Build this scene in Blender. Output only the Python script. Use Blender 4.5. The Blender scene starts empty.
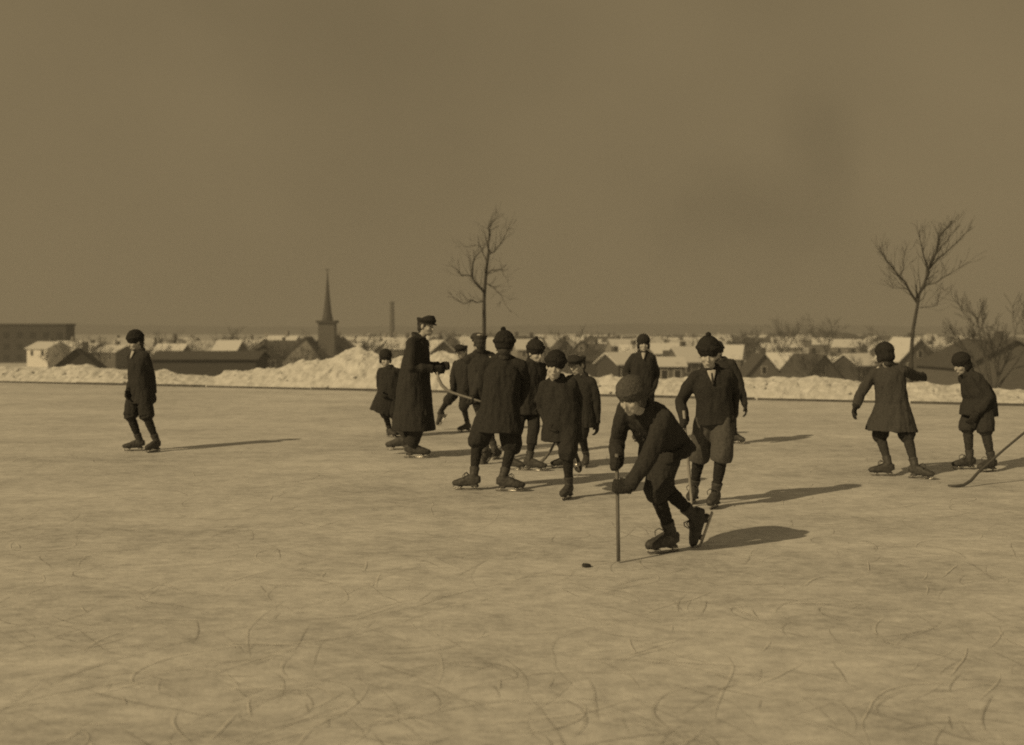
import bpy, bmesh, math, random
from mathutils import Vector, Matrix, noise
R = math.radians
random.seed(11)
sc = bpy.context.scene
COL = sc.collection

# ------------------------------------------------------------------ camera
F = 1100.0            # focal length in pixels of the 1024 wide frame
HZ = 328.0            # row of the horizon
EYE = 1.55
def at(px, py, D):
    return Vector(((px-512.0)*D/F, D, EYE-(py-HZ)*D/F))
def ground_D(py):
    return EYE*F/(py-HZ)
cam_d = bpy.data.cameras.new('camera'); cam = bpy.data.objects.new('camera', cam_d); COL.objects.link(cam)
cam.location = (0, 0, EYE); cam.rotation_euler = (R(90), 0, 0)
cam_d.sensor_width = 36.0; cam_d.lens = 36.0*F/1024.0
cam_d.shift_y = -(372.5-HZ)/1024.0
cam_d.clip_start = 0.1; cam_d.clip_end = 20000
cam_d.dof.use_dof = True; cam_d.dof.focus_distance = 9.3; cam_d.dof.aperture_fstop = 1.7
sc.camera = cam

# ------------------------------------------------------------------ materials
def new_mat(name):
    m = bpy.data.materials.new(name); m.use_nodes = True
    nt = m.node_tree; b = nt.nodes['Principled BSDF']
    return m, nt, b
def mat(name, v, rough=0.85, var=0.25, scale=30.0, spec=0.3, metal=0.0, bump=0.0, stretch=(1, 1, 1), detail=5.0):
    """plain procedural material: grey value v with noise variation"""
    m, nt, b = new_mat(name)
    tc = nt.nodes.new('ShaderNodeTexCoord'); mp = nt.nodes.new('ShaderNodeMapping')
    mp.inputs['Scale'].default_value = stretch
    nz = nt.nodes.new('ShaderNodeTexNoise'); nz.inputs['Scale'].default_value = scale; nz.inputs['Detail'].default_value = detail
    cr = nt.nodes.new('ShaderNodeValToRGB')
    lo, hi = v*(1-var), min(0.95, v*(1+var))
    cr.color_ramp.elements[0].position = 0.3; cr.color_ramp.elements[1].position = 0.7
    cr.color_ramp.elements[0].color = (lo, lo*0.98, lo*0.95, 1); cr.color_ramp.elements[1].color = (hi, hi*0.98, hi*0.95, 1)
    nt.links.new(tc.outputs['Object'], mp.inputs['Vector']); nt.links.new(mp.outputs['Vector'], nz.inputs['Vector'])
    nt.links.new(nz.outputs['Fac'], cr.inputs['Fac']); nt.links.new(cr.outputs['Color'], b.inputs['Base Color'])
    b.inputs['Roughness'].default_value = rough; b.inputs['Metallic'].default_value = metal
    b.inputs['Specular IOR Level'].default_value = spec
    if bump > 0:
        bp = nt.nodes.new('ShaderNodeBump'); bp.inputs['Strength'].default_value = bump; bp.inputs['Distance'].default_value = 0.02
        nt.links.new(nz.outputs['Fac'], bp.inputs['Height']); nt.links.new(bp.outputs['Normal'], b.inputs['Normal'])
    return m
_cloth = {}
def cloth(v):
    k = round(v, 3)
    if k not in _cloth:
        _cloth[k] = mat('wool_cloth', v*1.12, 0.95, 0.22, 60, 0.12, bump=0.25)
    return _cloth[k]
_knit = {}
def knit(v):
    k = round(v, 3)
    if k not in _knit:
        _knit[k] = mat('knitted_wool', v*1.15, 0.97, 0.35, 110, 0.1, bump=0.6, stretch=(1, 1, 0.6))
    return _knit[k]
M_skin = mat('skin', 0.42, 0.6, 0.12, 18, 0.3)
M_eye = mat('dark_eye', 0.11, 0.3, 0.1)
M_lip = mat('lip', 0.14, 0.6, 0.1)
M_hair = mat('hair', 0.05, 0.7, 0.3, 80, bump=0.4)
M_boot = mat('boot_leather', 0.06, 0.6, 0.3, 40, 0.25, bump=0.2)
M_steel = mat('skate_steel', 0.42, 0.35, 0.3, 40, 0.5, metal=0.8)
M_white = mat('white_linen', 0.42, 0.8, 0.08, 30)
M_wood = mat('ash_wood', 0.15, 0.6, 0.25, 25, 0.3, stretch=(6, 6, 1))
M_wood2 = mat('pale_ash_wood', 0.27, 0.6, 0.25, 25, 0.3, stretch=(6, 6, 1))
M_wood3 = mat('dark_ash_wood', 0.075, 0.6, 0.25, 25, 0.3, stretch=(6, 6, 1))
M_rubber = mat('black_rubber', 0.03, 0.7, 0.3, 30)
M_bark = mat('bark', 0.07, 0.95, 0.35, 12, 0.1, bump=0.5, stretch=(3, 3, 0.5))
M_twig = mat('twig_bark', 0.085, 0.95, 0.3, 6, 0.1)
M_board = mat('weathered_board', 0.10, 0.9, 0.4, 6, 0.1, stretch=(0.3, 4, 4))
M_glass = mat('dark_pane', 0.03, 0.15, 0.2, 3, 0.5)

def snow_mat(name, v, scale, bump=0.5, dirt=0.15):
    m, nt, b = new_mat(name)
    tc = nt.nodes.new('ShaderNodeTexCoord')
    n1 = nt.nodes.new('ShaderNodeTexNoise'); n1.inputs['Scale'].default_value = scale; n1.inputs['Detail'].default_value = 8; n1.inputs['Roughness'].default_value = 0.65
    cr = nt.nodes.new('ShaderNodeValToRGB')
    cr.color_ramp.elements[0].position = 0.32; cr.color_ramp.elements[1].position = 0.58
    lo = v*(1-dirt); cr.color_ramp.elements[0].color = (lo, lo, lo*0.98, 1); cr.color_ramp.elements[1].color = (v, v, v, 1)
    bp = nt.nodes.new('ShaderNodeBump'); bp.inputs['Strength'].default_value = bump; bp.inputs['Distance'].default_value = 0.05
    nt.links.new(tc.outputs['Object'], n1.inputs['Vector']); nt.links.new(n1.outputs['Fac'], cr.inputs['Fac'])
    nt.links.new(cr.outputs['Color'], b.inputs['Base Color']); nt.links.new(n1.outputs['Fac'], bp.inputs['Height'])
    nt.links.new(bp.outputs['Normal'], b.inputs['Normal'])
    b.inputs['Roughness'].default_value = 0.8; b.inputs['Specular IOR Level'].default_value = 0.2
    return m
M_snowbank = snow_mat('heaped_snow', 0.58, 5.0, 0.6, 0.25)
M_snowground = snow_mat('snow_ground', 0.62, 0.08, 0.2, 0.35)
M_snowroof = snow_mat('roof_snow', 0.58, 0.35, 0.2, 0.25)
_e = [n for n in M_snowroof.node_tree.nodes if n.type == 'VALTORGB'][0].color_ramp.elements
_e[0].position = 0.33; _e[0].color = (0.09, 0.09, 0.09, 1); _e[1].position = 0.42     # shingles showing where the snow has slid

def ice_mat():
    m, nt, b = new_mat('skated_ice'); N = nt.nodes; L = nt.links
    tc = N.new('ShaderNodeTexCoord')
    def nz(scale, detail, rough, st):
        mp = N.new('ShaderNodeMapping'); mp.inputs['Scale'].default_value = st; mp.inputs['Rotation'].default_value = (0, 0, R(random.uniform(-8, 8)))
        n = N.new('ShaderNodeTexNoise'); n.inputs['Scale'].default_value = scale; n.inputs['Detail'].default_value = detail; n.inputs['Roughness'].default_value = rough
        L.new(tc.outputs['Object'], mp.inputs['Vector']); L.new(mp.outputs['Vector'], n.inputs['Vector']); return n
    def math_(op, a, c, bval=None):
        k = N.new('ShaderNodeMath'); k.operation = op
        L.new(a, k.inputs[0])
        if bval is None: L.new(c, k.inputs[1])
        else: k.inputs[1].default_value = bval
        return k.outputs[0]
    big = nz(0.55, 5, 0.65, (0.6, 1, 1))
    mid = nz(3.4, 8, 0.78, (0.7, 1, 1))
    fine = nz(13, 6, 0.75, (0.7, 1.1, 1))
    speck = nz(45, 3, 0.6, (1, 1, 1))
    # fine cuts left by blades: ridges of distorted wave noise
    s = math_('MULTIPLY', big.outputs['Fac'], None, 0.35)
    s = math_('ADD', s, math_('MULTIPLY', mid.outputs['Fac'], None, 0.45))
    s = math_('ADD', s, math_('MULTIPLY', fine.outputs['Fac'], None, 0.42))
    s = math_('ADD', s, math_('MULTIPLY', speck.outputs['Fac'], None, 0.14))
    cr = N.new('ShaderNodeValToRGB'); e = cr.color_ramp.elements
    e[0].position = 0.53; e[0].color = (0.30, 0.30, 0.30, 1)
    e[1].position = 0.80; e[1].color = (0.68, 0.68, 0.68, 1)
    k = e.new(0.66); k.color = (0.49, 0.49, 0.49, 1)
    L.new(s, cr.inputs['Fac']); L.new(cr.outputs['Color'], b.inputs['Base Color'])
    bp = N.new('ShaderNodeBump'); bp.inputs['Strength'].default_value = 0.55; bp.inputs['Distance'].default_value = 0.02
    L.new(s, bp.inputs['Height']); L.new(bp.outputs['Normal'], b.inputs['Normal'])
    b.inputs['Roughness'].default_value = 0.55; b.inputs['Specular IOR Level'].default_value = 0.2
    return m
M_ice = ice_mat()

# ------------------------------------------------------------------ helpers
def link_mesh(name, me, m=None, parent=None, smooth=False):
    o = bpy.data.objects.new(name, me); COL.objects.link(o)
    if m and not me.materials: me.materials.append(m)
    if smooth:
        for p in me.polygons: p.use_smooth = True
    if parent: o.parent = parent
    return o
def tag(o, label=None, cat=None, group=None, kind=None):
    if label: o['label'] = label
    if cat: o['category'] = cat
    if group: o['group'] = group
    if kind: o['kind'] = kind
    return o
def empty(name, loc=(0, 0, 0), rz=0.0):
    o = bpy.data.objects.new(name, None); COL.objects.link(o); o.location = loc; o.rotation_euler = (0, 0, rz); o.empty_display_size = 0.2
    return o

class Soup:
    def __init__(s): s.v = []; s.f = []
    def mesh(s, name):
        me = bpy.data.meshes.new(name); me.from_pydata([tuple(p) for p in s.v], [], s.f); me.update(); return me
    def ring_loft(s, rings, cap=True):
        b = len(s.v); n = len(rings[0])
        for r in rings: s.v += [Vector(p) for p in r]
        for i in range(len(rings)-1):
            for j in range(n):
                j2 = (j+1) % n
                s.f.append((b+i*n+j, b+i*n+j2, b+(i+1)*n+j2, b+(i+1)*n+j))
        if cap:
            s.f.append(tuple(b+j for j in reversed(range(n)))); e = b+(len(rings)-1)*n
            s.f.append(tuple(e+j for j in range(n)))
    def loft(s, pts, rad, side, n=18, cap=True, power=2.0):
        """elliptical sections; rad = [(a along side, b across)]"""
        pts = [Vector(p) for p in pts]; side = Vector(side); rings = []
        for i, p in enumerate(pts):
            t = (pts[min(i+1, len(pts)-1)]-pts[max(i-1, 0)]).normalized()
            x = (side-t*side.dot(t)).normalized(); y = t.cross(x)
            a, c = rad[i] if isinstance(rad[i], (tuple, list)) else (rad[i], rad[i])
            ring = []
            for k in range(n):
                an = 2*math.pi*k/n; ca, sa = math.cos(an), math.sin(an)
                ca = math.copysign(abs(ca)**(2/power), ca); sa = math.copysign(abs(sa)**(2/power), sa)
                ring.append(p+x*(a*ca)+y*(c*sa))
            rings.append(ring)
        s.ring_loft(rings, cap)
    def tube(s, pts, rad, n=10, cap=True):
        pts = [Vector(p) for p in pts]
        if not isinstance(rad, (list, tuple)): rad = [rad]*len(pts)
        t0 = (pts[-1]-pts[0])
        if t0.length < 1e-6: t0 = Vector((0, 0, 1))
        side = Vector((1, 0, 0)) if abs(t0.normalized().x) < 0.8 else Vector((0, 1, 0))
        s.loft(pts, [(r, r) for r in rad], side, n, cap)
    def capsule(s, a, b, ra, rb, n=12):
        a = Vector(a); b = Vector(b); t = (b-a).normalized()
        pts = [a-t*ra*0.95, a-t*ra*0.6, a, a.lerp(b, .5), b, b+t*rb*0.6, b+t*rb*0.95]
        s.tube(pts, [ra*0.3, ra*0.8, ra, (ra+rb)/2, rb, rb*0.8, rb*0.3], n)
    def ell(s, c, r, M=None, nu=16, nv=10):
        c = Vector(c); rings = []
        if not isinstance(r, (list, tuple)): r = (r, r, r)
        for i in range(nv+1):
            ph = math.pi*(0.02+0.96*i/nv)
            ring = []
            for k in range(nu):
                an = 2*math.pi*k/nu
                p = Vector((r[0]*math.sin(ph)*math.cos(an), r[1]*math.sin(ph)*math.sin(an), -r[2]*math.cos(ph)))
                if M is not None: p = M @ p
                ring.append(c+p)
            rings.append(ring)
        s.ring_loft(rings)
    def box(s, lo, hi, M=None):
        x0, y0, z0 = lo; x1, y1, z1 = hi; b = len(s.v)
        P = [Vector(p) for p in ((x0, y0, z0), (x1, y0, z0), (x1, y1, z0), (x0, y1, z0), (x0, y0, z1), (x1, y0, z1), (x1, y1, z1), (x0, y1, z1))]
        s.v += [(M @ p) if M is not None else p for p in P]
        s.f += [tuple(b+i for i in q) for q in ((0, 3, 2, 1), (4, 5, 6, 7), (0, 1, 5, 4), (1, 2, 6, 5), (2, 3, 7, 6), (3, 0, 4, 7))]
    def fuse(s, name, voxel=0.01, smooth=4, fold=None, origin=None):
        """voxel-remesh everything into one continuous skin, smooth, add cloth folds"""
        me = s.mesh('tmp'); o = bpy.data.objects.new('tmp', me); COL.objects.link(o)
        bm = bmesh.new(); bm.from_mesh(me); bmesh.ops.recalc_face_normals(bm, faces=bm.faces); bm.to_mesh(me); bm.free()
        md = o.modifiers.new('r', 'REMESH'); md.mode = 'VOXEL'; md.voxel_size = voxel
        if smooth:
            ms = o.modifiers.new('s', 'SMOOTH'); ms.factor = 0.5; ms.iterations = smooth
        dg = bpy.context.evaluated_depsgraph_get(); dg.update()
        out = bpy.data.meshes.new_from_object(o.evaluated_get(dg)); out.name = name
        bpy.data.objects.remove(o); bpy.data.meshes.remove(me)
        if fold:
            amp, fx, fz, seed = fold
            ns = [v.normal.copy() for v in out.vertices]; sd = Vector((seed*7.1, seed*3.3, seed*1.7))
            for v, nn in zip(out.vertices, ns):
                p = v.co
                q = Vector((p.x*fx, p.y*fx, p.z*fz))+sd
                d = noise.noise(q)+0.5*noise.noise(q*2.3)
                v.co = p+nn*(amp*d)
        if origin is not None:
            for v in out.vertices: v.co = v.co-origin
        for p in out.polygons: p.use_smooth = True
        out.update()
        return out

def ik(a, b, l1, l2, hint):
    """middle joint of a two-bone limb"""
    d = (b-a).length
    if d > (l1+l2)*0.995:
        k = d/((l1+l2)*0.995); l1 *= k; l2 *= k
    t = (b-a).normalized(); h = hint-t*hint.dot(t)
    h = h.normalized() if h.length > 1e-5 else Vector((0, -1, 0))
    c = (l1*l1-l2*l2+d*d)/(2*d); e = math.sqrt(max(0.0, l1*l1-c*c))
    return a+t*c+h*e

# ------------------------------------------------------------------ people
def hand_soup(S, W, d, n, thumb, curl=0.35, k=1.0, fat=1.0):
    """hand at wrist W pointing d, palm facing n, thumb on side 'thumb'"""
    d = d.normalized(); n = (n-d*n.dot(d)).normalized(); s = d.cross(n).normalized()
    if s.dot(thumb) < 0: s = -s
    S.loft([W-d*0.03*k, W, W+d*0.03*k, W+d*0.075*k, W+d*0.088*k], [(0.024*k*fat, 0.019*k*fat), (0.026*k*fat, 0.019*k*fat), (0.036*k*fat, 0.02*k*fat), (0.04*k*fat, 0.017*k*fat), (0.03*k*fat, 0.012*k*fat)], s, 12)
    for i, (off, ln) in enumerate(((0.030, 0.068), (0.010, 0.076), (-0.010, 0.070), (-0.029, 0.055))):
        p = W+d*0.07*k+s*off*k; ang = 0.0; pts = [p]; L = ln*k
        for seg, fr in enumerate((0.2, 0.42, 0.33, 0.25)):
            if seg > 0: ang += curl*(1.15 if seg == 1 else 1.0)
            q = d*math.cos(ang)+n*math.sin(ang)+s*(off*0.9)
            p = p+q.normalized()*L*fr; pts.append(p)
        S.tube([pts[0]]+pts[1:], [0.0105*k*fat, 0.0102*k*fat, 0.0098*k*fat, 0.009*k*fat, 0.0075*k*fat], 8)
        S.ell(pts[-1], 0.0076*k*fat, None, 8, 5)
    b = W+d*0.018*k+s*0.024*k
    q1 = b+(d*0.55+s*0.75+n*0.25).normalized()*0.034*k
    q2 = q1+(d*(0.9-curl*0.4)+s*(0.30-curl*0.35)+n*(0.3+curl*0.6)).normalized()*0.030*k
    S.tube([b, q1, q2], [0.0145*k*fat, 0.0125*k*fat, 0.0095*k*fat], 8); S.ell(q2, 0.0096*k*fat, None, 8, 5)

PEOPLE = []
def person(P):
    H = P['H']; k = H/1.45; D = P['D']
    def J(t): return at(t[0], t[1], D+(t[2] if len(t) > 2 else 0.0))
    org = at(P['pel'][0], 400, D); org.z = 0.0
    root = empty('person', org); tag(root, P['label'], 'person', 'skaters on the ice' if P.get('grouped', True) else None)
    fw = Vector(P['face']+(0,)).normalized()            # body facing, horizontal
    sd = Vector((0, 0, 1)).cross(fw).normalized()         # towards the person's left
    pel = J(P['pel']); neck = J(P['neck']); head = J(P['head'])
    spine = (neck-pel).normalized()
    sax = Vector(P.get('sax', tuple(sd))).normalized()
    sax = (sax-spine*sax.dot(spine)).normalized()
    chest_fw = sax.cross(spine).normalized()
    seed = P['seed']; off = -org
    def add(name, me, m, parent=root): return link_mesh(name, me, m, parent, True)
    shw = P.get('shw', 0.142)*k
    shL = neck+sax*shw-spine*0.035*k; shR = neck-sax*shw-spine*0.035*k
    # ---- legs
    legs = []
    for (G, toe, up, kh, sgn) in P['feet']:
        if len(G) == 3 and G[2] == 'g':
            g = at(G[0], G[1], ground_D(G[1])); g.z = 0.0
        else: g = J(G)
        t = Vector(toe).normalized(); u = Vector(up).normalized(); u = (u-t*u.dot(t)).normalized()
        ank = g+u*0.135*k-t*0.055*k
        hip = pel+sax*(0.075*k*sgn)-spine*0.01
        kn = ik(hip, ank, 0.245*H, 0.225*H, Vector(kh) if kh else fw)
        legs.append((g, t, u, ank, hip, kn))
    # ---- arms
    arms = []
    for (hd, hint, sgn, grip) in P['arms']:
        sh = shL if sgn > 0 else shR
        if grip:   # grip = (stick point, stick axis): palm laid against the stick
            sp, ax = grip
            d = (sp-sh); d = (d-ax*d.dot(ax)).normalized(); d = (d+ax*0.25).normalized()
            n = ax.cross(d).normalized()
            if n.dot(fw) > 0.0 and sgn > 0: n = -n
            W = sp-d*0.066*k-n*0.026*k
            hdinfo = (W, d, n, -ax if ax.z < 0 else ax, 1.15)
        else:
            W = J(hd); hdinfo = None
        ak = P.get('armk', 1.0); el = ik(sh, W, 0.178*H*ak, 0.160*H*ak, Vector(hint))
        if hdinfo is None:
            d = (W-el).normalized(); n = -(sax*sgn) if abs(d.dot(sax)) < 0.8 else chest_fw*-1
            hdinfo = (W, d, n, chest_fw, P.get('curl', 0.4))
        arms.append((sh, el, W, hdinfo))
    # ---- head frame
    hf = Vector(P['look']).normalized(); hx = hf.cross(Vector((0, 0, 1))).normalized(); hu = hx.cross(hf).normalized()
    tilt = P.get('tilt', 0.0)
    if tilt:
        q = Matrix.Rotation(tilt, 3, hf); hx = q @ hx; hu = q @ hu
    hs = P.get('hs', 1.0)
    HM3 = Matrix((hx, hf, hu)).transposed()*hs
    def hp(x, y, z): return head+HM3 @ Vector((x, y, z))
    HM = HM3
    # ---- body: one continuous skin
    S = Soup()
    S.ell(hp(0, -0.012, 0.03), (0.071, 0.088, 0.078), HM); S.ell(hp(0, 0.018, -0.02), (0.061, 0.066, 0.083), HM)
    S.ell(hp(0, 0.034, -0.068), (0.047, 0.045, 0.035), HM); S.ell(hp(0, 0.062, -0.089), (0.02, 0.018, 0.016), HM, 10, 6)
    S.tube([hp(0, 0.078, 0.012), hp(0, 0.09, -0.008), hp(0, 0.101, -0.026), hp(0, 0.088, -0.036)], [0.008*hs, 0.009*hs, 0.0135*hs, 0.008*hs], 8)
    S.ell(hp(0, 0.073, 0.024), (0.05, 0.011, 0.009), HM, 12, 6)
    for q in (-1, 1):
        S.ell(hp(q*0.034, 0.058, -0.026), (0.023, 0.022, 0.022), HM, 10, 6)
        S.ell(hp(q*0.072, -0.006, -0.008), (0.010, 0.019, 0.030), HM, 10, 6)
    S.ell(hp(0, 0.083, -0.0545), (0.022, 0.009, 0.006), HM, 10, 6); S.ell(hp(0, 0.081, -0.068), (0.019, 0.009, 0.007), HM, 10, 6)
    S.tube([hp(0, -0.015, -0.03), hp(0, -0.02, -0.085), neck-spine*0.02, neck-spine*0.08*k], [0.05*hs, 0.047*hs, 0.05*k, 0.07*k], 12)
    mid = neck.lerp(pel, 0.5)
    S.loft([neck-spine*0.01, neck-spine*0.06*k, mid, pel, pel-spine*0.06*k], [(0.06*k, 0.05*k), (0.12*k, 0.075*k), (0.115*k, 0.08*k), (0.12*k, 0.085*k), (0.09*k, 0.07*k)], sax, 14)
    for (sh, el, W, hi) in arms:
        S.tube([sh.lerp(neck, .35), sh, sh.lerp(el, .5), el, el.lerp(W, .35), W], [0.045*k, 0.043*k, 0.038*k, 0.032*k, 0.033*k, 0.022*k], 10)
        S.tube([W-hi[1]*0.02, W+hi[1]*0.06*k], [0.022*k, 0.018*k], 8)
    for (g, t, u, ank, hip, kn) in legs:
        S.tube([hip, hip.lerp(kn, .4), kn, kn.lerp(ank, .3), kn.lerp(ank, .8), ank], [0.075*k, 0.062*k, 0.045*k, 0.047*k, 0.031*k, 0.03*k], 12)
        S.tube([ank, g+u*0.075*k-t*0.02*k, g+u*0.07*k+t*0.09*k], [0.03*k, 0.03*k, 0.018*k], 8)
    add('body', S.fuse('body', 0.0065, 3, None, org), M_skin)
    for q in (-1, 1):
        E = Soup(); E.ell(hp(q*0.029, 0.0725, 0.002)-org, (0.0075*hs, 0.0085*hs, 0.005*hs), None, 10, 7)
        add('eye', E.mesh('eye'), M_eye)
    E = Soup(); E.ell(hp(0, 0.0875, -0.0610)-org, (0.019, 0.0065, 0.0032), HM, 10, 6); add('mouth', E.mesh('mouth'), M_lip)
    E = Soup(); E.ell(hp(0, -0.022, 0.018), (0.077, 0.088, 0.085), HM); E.ell(hp(0, -0.055, -0.035), (0.060, 0.045, 0.05), HM); E.ell(hp(0, -0.042, -0.085), (0.052, 0.032, 0.045), HM)
    add('hair', E.fuse('hair', 0.008, 2, (0.003, 60, 20, seed), org), M_hair)
    # ---- headgear
    hat = P['hat']; hv = P.get('hatv', 0.03)
    S = Soup()
    if hat == 'toque':
        S.ell(hp(0, -0.012, 0.058), (0.097, 0.112, 0.104), HM)
        # rolled edge, lower at the back
        pts = [hp(0.089*math.cos(a), -0.012+0.099*math.sin(a), 0.061+0.008*math.sin(a)) for a in [2*math.pi*i/20 for i in range(21)]]
        S.tube(pts, 0.021*hs, 10, False)
        S.ell(hp(0, -0.05, 0.008), (0.085, 0.066, 0.045), HM)
        me = S.fuse('hat', 0.0075, 2, (0.004, 45, 45, seed+.3), org)
        # open the front of the cap below the roll so that the face shows
        ho = add('hat', me, knit(hv))
        if P.get('pom', True):
            E = Soup(); E.ell(hp(P.get('pomx', 0), -0.02, 0.166), 0.024*hs, None, 14, 9)
            pm = E.fuse('pompom', 0.006, 1, (0.007, 90, 90, seed+.9), org); add('pompom', pm, knit(hv*0.9), ho)
    elif hat == 'cap':
        S.loft([hp(0, -0.012, 0.036), hp(0, -0.012, 0.054), hp(0, -0.012, 0.064), hp(0, -0.006, 0.080), hp(0, -0.010, 0.097), hp(0, -0.016, 0.106)],
               [(0.081*hs, 0.098*hs), (0.088*hs, 0.105*hs), (0.102*hs, 0.116*hs), (0.106*hs, 0.120*hs), (0.082*hs, 0.094*hs), (0.03*hs, 0.035*hs)], hx, 20)
        S.ell(hp(0, -0.05, 0.02), (0.074, 0.052, 0.04), HM)
        me = S.fuse('cap', 0.0075, 3, (0.002, 25, 25, seed+.3), org); ho = add('cap', me, cloth(hv))
        E = Soup(); ring0, ring1 = [], []
        n = 12; top = []; bot = []
        for i in range(n+1):
            a = math.pi*(0.12+0.76*i/n); x = 0.082*math.cos(a)
            y0 = -0.012+0.092*math.sin(a); y1 = y0+0.055*math.sin(math.pi*i/n)
            top.append((hp(x, y0, 0.05)-org, hp(x*1.02, y1, 0.032)-org))
        b = 0
        for (p, q) in top:
            E.v += [p, q, q-hu*0.006, p-hu*0.006]
        for i in range(n):
            for j in range(4):
                E.f.append((i*4+j, i*4+(j+1) % 4, (i+1)*4+(j+1) % 4, (i+1)*4+j))
        add('visor', E.mesh('visor'), cloth(hv*0.8), ho)
    elif hat == 'helmetcap':       # close knitted cap pulled down over the ears
        S.ell(hp(0, -0.012, 0.050), (0.095, 0.110, 0.096), HM); S.ell(hp(0, -0.045, -0.02), (0.086, 0.074, 0.065), HM)
        for q in (-1, 1): S.ell(hp(q*0.074, -0.005, -0.03), (0.018, 0.042, 0.05), HM, 10, 7)
        pts = [hp(0.090*math.cos(a), -0.012+0.104*math.sin(a), 0.053+0.006*math.sin(a)) for a in [2*math.pi*i/20 for i in range(21)]]
        S.tube(pts, 0.009*hs, 8, False)
        add('hat', S.fuse('hat', 0.0075, 3, (0.0035, 40, 40, seed+.3), org), knit(hv))
    # ---- coat or jacket
    cv = P.get('coatv', 0.035); hem = J(P['hem']); hw = P.get('hemw', 0.20)*k; hd_ = P.get('hemd', 0.15)*k; wst = P.get('waist', 1.0)
    S = Soup()
    chest = neck-spine*0.13*k; wpt = neck.lerp(pel, 0.68)
    sht = neck-spine*0.035*k
    hm = (hem-pel)
    S.loft([neck+spine*0.012*k, neck-spine*0.012*k, sht-spine*0.02*k, chest, wpt, pel, pel+hm*0.5, hem],
           [(0.062*k, 0.06*k), (0.090*k, 0.074*k), (0.145*k, 0.096*k), (0.166*k, 0.116*k), (0.158*k*wst, 0.114*k*wst), (0.165*k*wst, 0.122*k*wst),
            ((0.165*k*wst+hw)/2, (0.122*k*wst+hd_)/2), (hw, hd_)], sax, 24, True, 2.3)
    # collar
    pts = [neck+spine*0.026*k+sax*(0.062*k*math.cos(a))+chest_fw*(0.064*k*math.sin(a))+spine*(-0.022*k*math.sin(a)) for a in [2*math.pi*i/16 for i in range(17)]]
    S.tube(pts, 0.021*k, 8, False)
    for (sh, el, W, hi) in arms:
        cuff = W-(W-el).normalized()*0.012*k
        S.tube([neck+spine*0.005, neck.lerp(sh, .5)-spine*0.012*k, sh-spine*0.012*k], [0.058*k, 0.060*k, 0.056*k], 12)
        S.ell(sh-spine*0.012*k, 0.058*k, None, 12, 8)
        S.tube([sh.lerp(neck, .2)-spine*0.02*k, sh-spine*0.015*k, sh.lerp(el, .5), el, el.lerp(W, .4), el.lerp(W, .8), cuff], [0.058*k, 0.060*k, 0.060*k, 0.054*k, 0.052*k, 0.046*k, 0.047*k], 14)
        S.ell(el, 0.054*k, None, 10, 7)
    coat = add(P.get('coatname', 'coat'), S.fuse('coat', 0.0085, 4, (0.012*P.get('fold', 1), 15, 5.5, seed), org), cloth(cv))
    if P.get('buttons'):
        for i in range(4):
            bpos = neck.lerp(pel, 0.3+0.2*i)+chest_fw*(0.128*k)
            E = Soup(); E.ell(bpos-org, 0.011, None, 8, 6); add('button', E.mesh('button'), M_rubber, coat)
    if P.get('collar'):
        # white shirt showing in the opening of the coat
        E = Soup(); kk = 0.75 if P['collar'] == 'shirt' else 1.0
        E.loft([neck+spine*0.02*k+chest_fw*0.078*k, neck-spine*0.015*k+chest_fw*0.092*k, neck-spine*0.05*k+chest_fw*0.108*k, neck-spine*0.095*k*kk+chest_fw*0.121*k],
               [(0.040*k*kk, 0.012), (0.032*k*kk, 0.012), (0.018*k*kk, 0.011), (0.004*k, 0.008)], sax, 12)
        add('shirt_front', E.fuse('shirt_front', 0.004, 1, None, org), M_white)
        if P['collar'] == 'tie':
            E = Soup(); E.tube([neck-spine*0.0*k+chest_fw*0.100*k, neck-spine*0.05*k+chest_fw*0.118*k, neck-spine*0.10*k+chest_fw*0.124*k], [0.008, 0.010, 0.012], 8)
            add('tie', E.fuse('tie', 0.005, 1, None, org), cloth(0.05))
    # ---- knickers or trousers
    lv = P.get('legv', 0.035); S = Soup(); longt = P.get('trousers', False)
    S.ell(pel-spine*0.02*k, (0.135*k, 0.11*k, 0.12*k), Matrix((sax, chest_fw, spine)).transposed())
    for (g, t, u, ank, hip, kn) in legs:
        if longt:
            S.tube([hip, hip.lerp(kn, .4), kn, kn.lerp(ank, .5), ank+(kn-ank).normalized()*0.0], [0.098*k, 0.096*k, 0.084*k, 0.078*k, 0.076*k], 16)
        else:
            bl = kn.lerp(ank, P.get('knickl', 0.20))
            w = P.get('baggy', 1.0)
            S.tube([hip, hip.lerp(kn, .4), hip.lerp(kn, .78), kn, kn.lerp(bl, .65), bl, bl.lerp(ank, .03)], ([0.096*k, 0.097*k*w, 0.094*k*w, 0.092*k*w, 0.090*k*w, 0.089*k*w, 0.088*k*w] if P.get('openleg') else [0.096*k, 0.098*k*w, 0.094*k*w, 0.090*k*w, 0.080*k*w, 0.060*k, 0.05*k]), 16)
            S.ell(kn, (0.075 if P.get('openleg') else 0.080)*k*w, None, 12, 8)
    add('trousers' if longt else 'knickers', S.fuse('knickers', 0.009, 4, (0.010, 16, 7, seed+.6), org), cloth(lv))
    if not longt:
        for (g, t, u, ank, hip, kn) in legs:
            S = Soup(); S.tube([hip.lerp(kn, .85), kn, kn.lerp(ank, .25), kn.lerp(ank, .5), kn.lerp(ank, .85), ank], [0.054*k, 0.05*k, 0.054*k, 0.049*k, 0.036*k, 0.038*k], 14)
            add('stocking', S.fuse('stocking', 0.008, 3, (0.004, 30, 40, seed+.2), org), knit(P.get('stockv', 0.03)))
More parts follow.
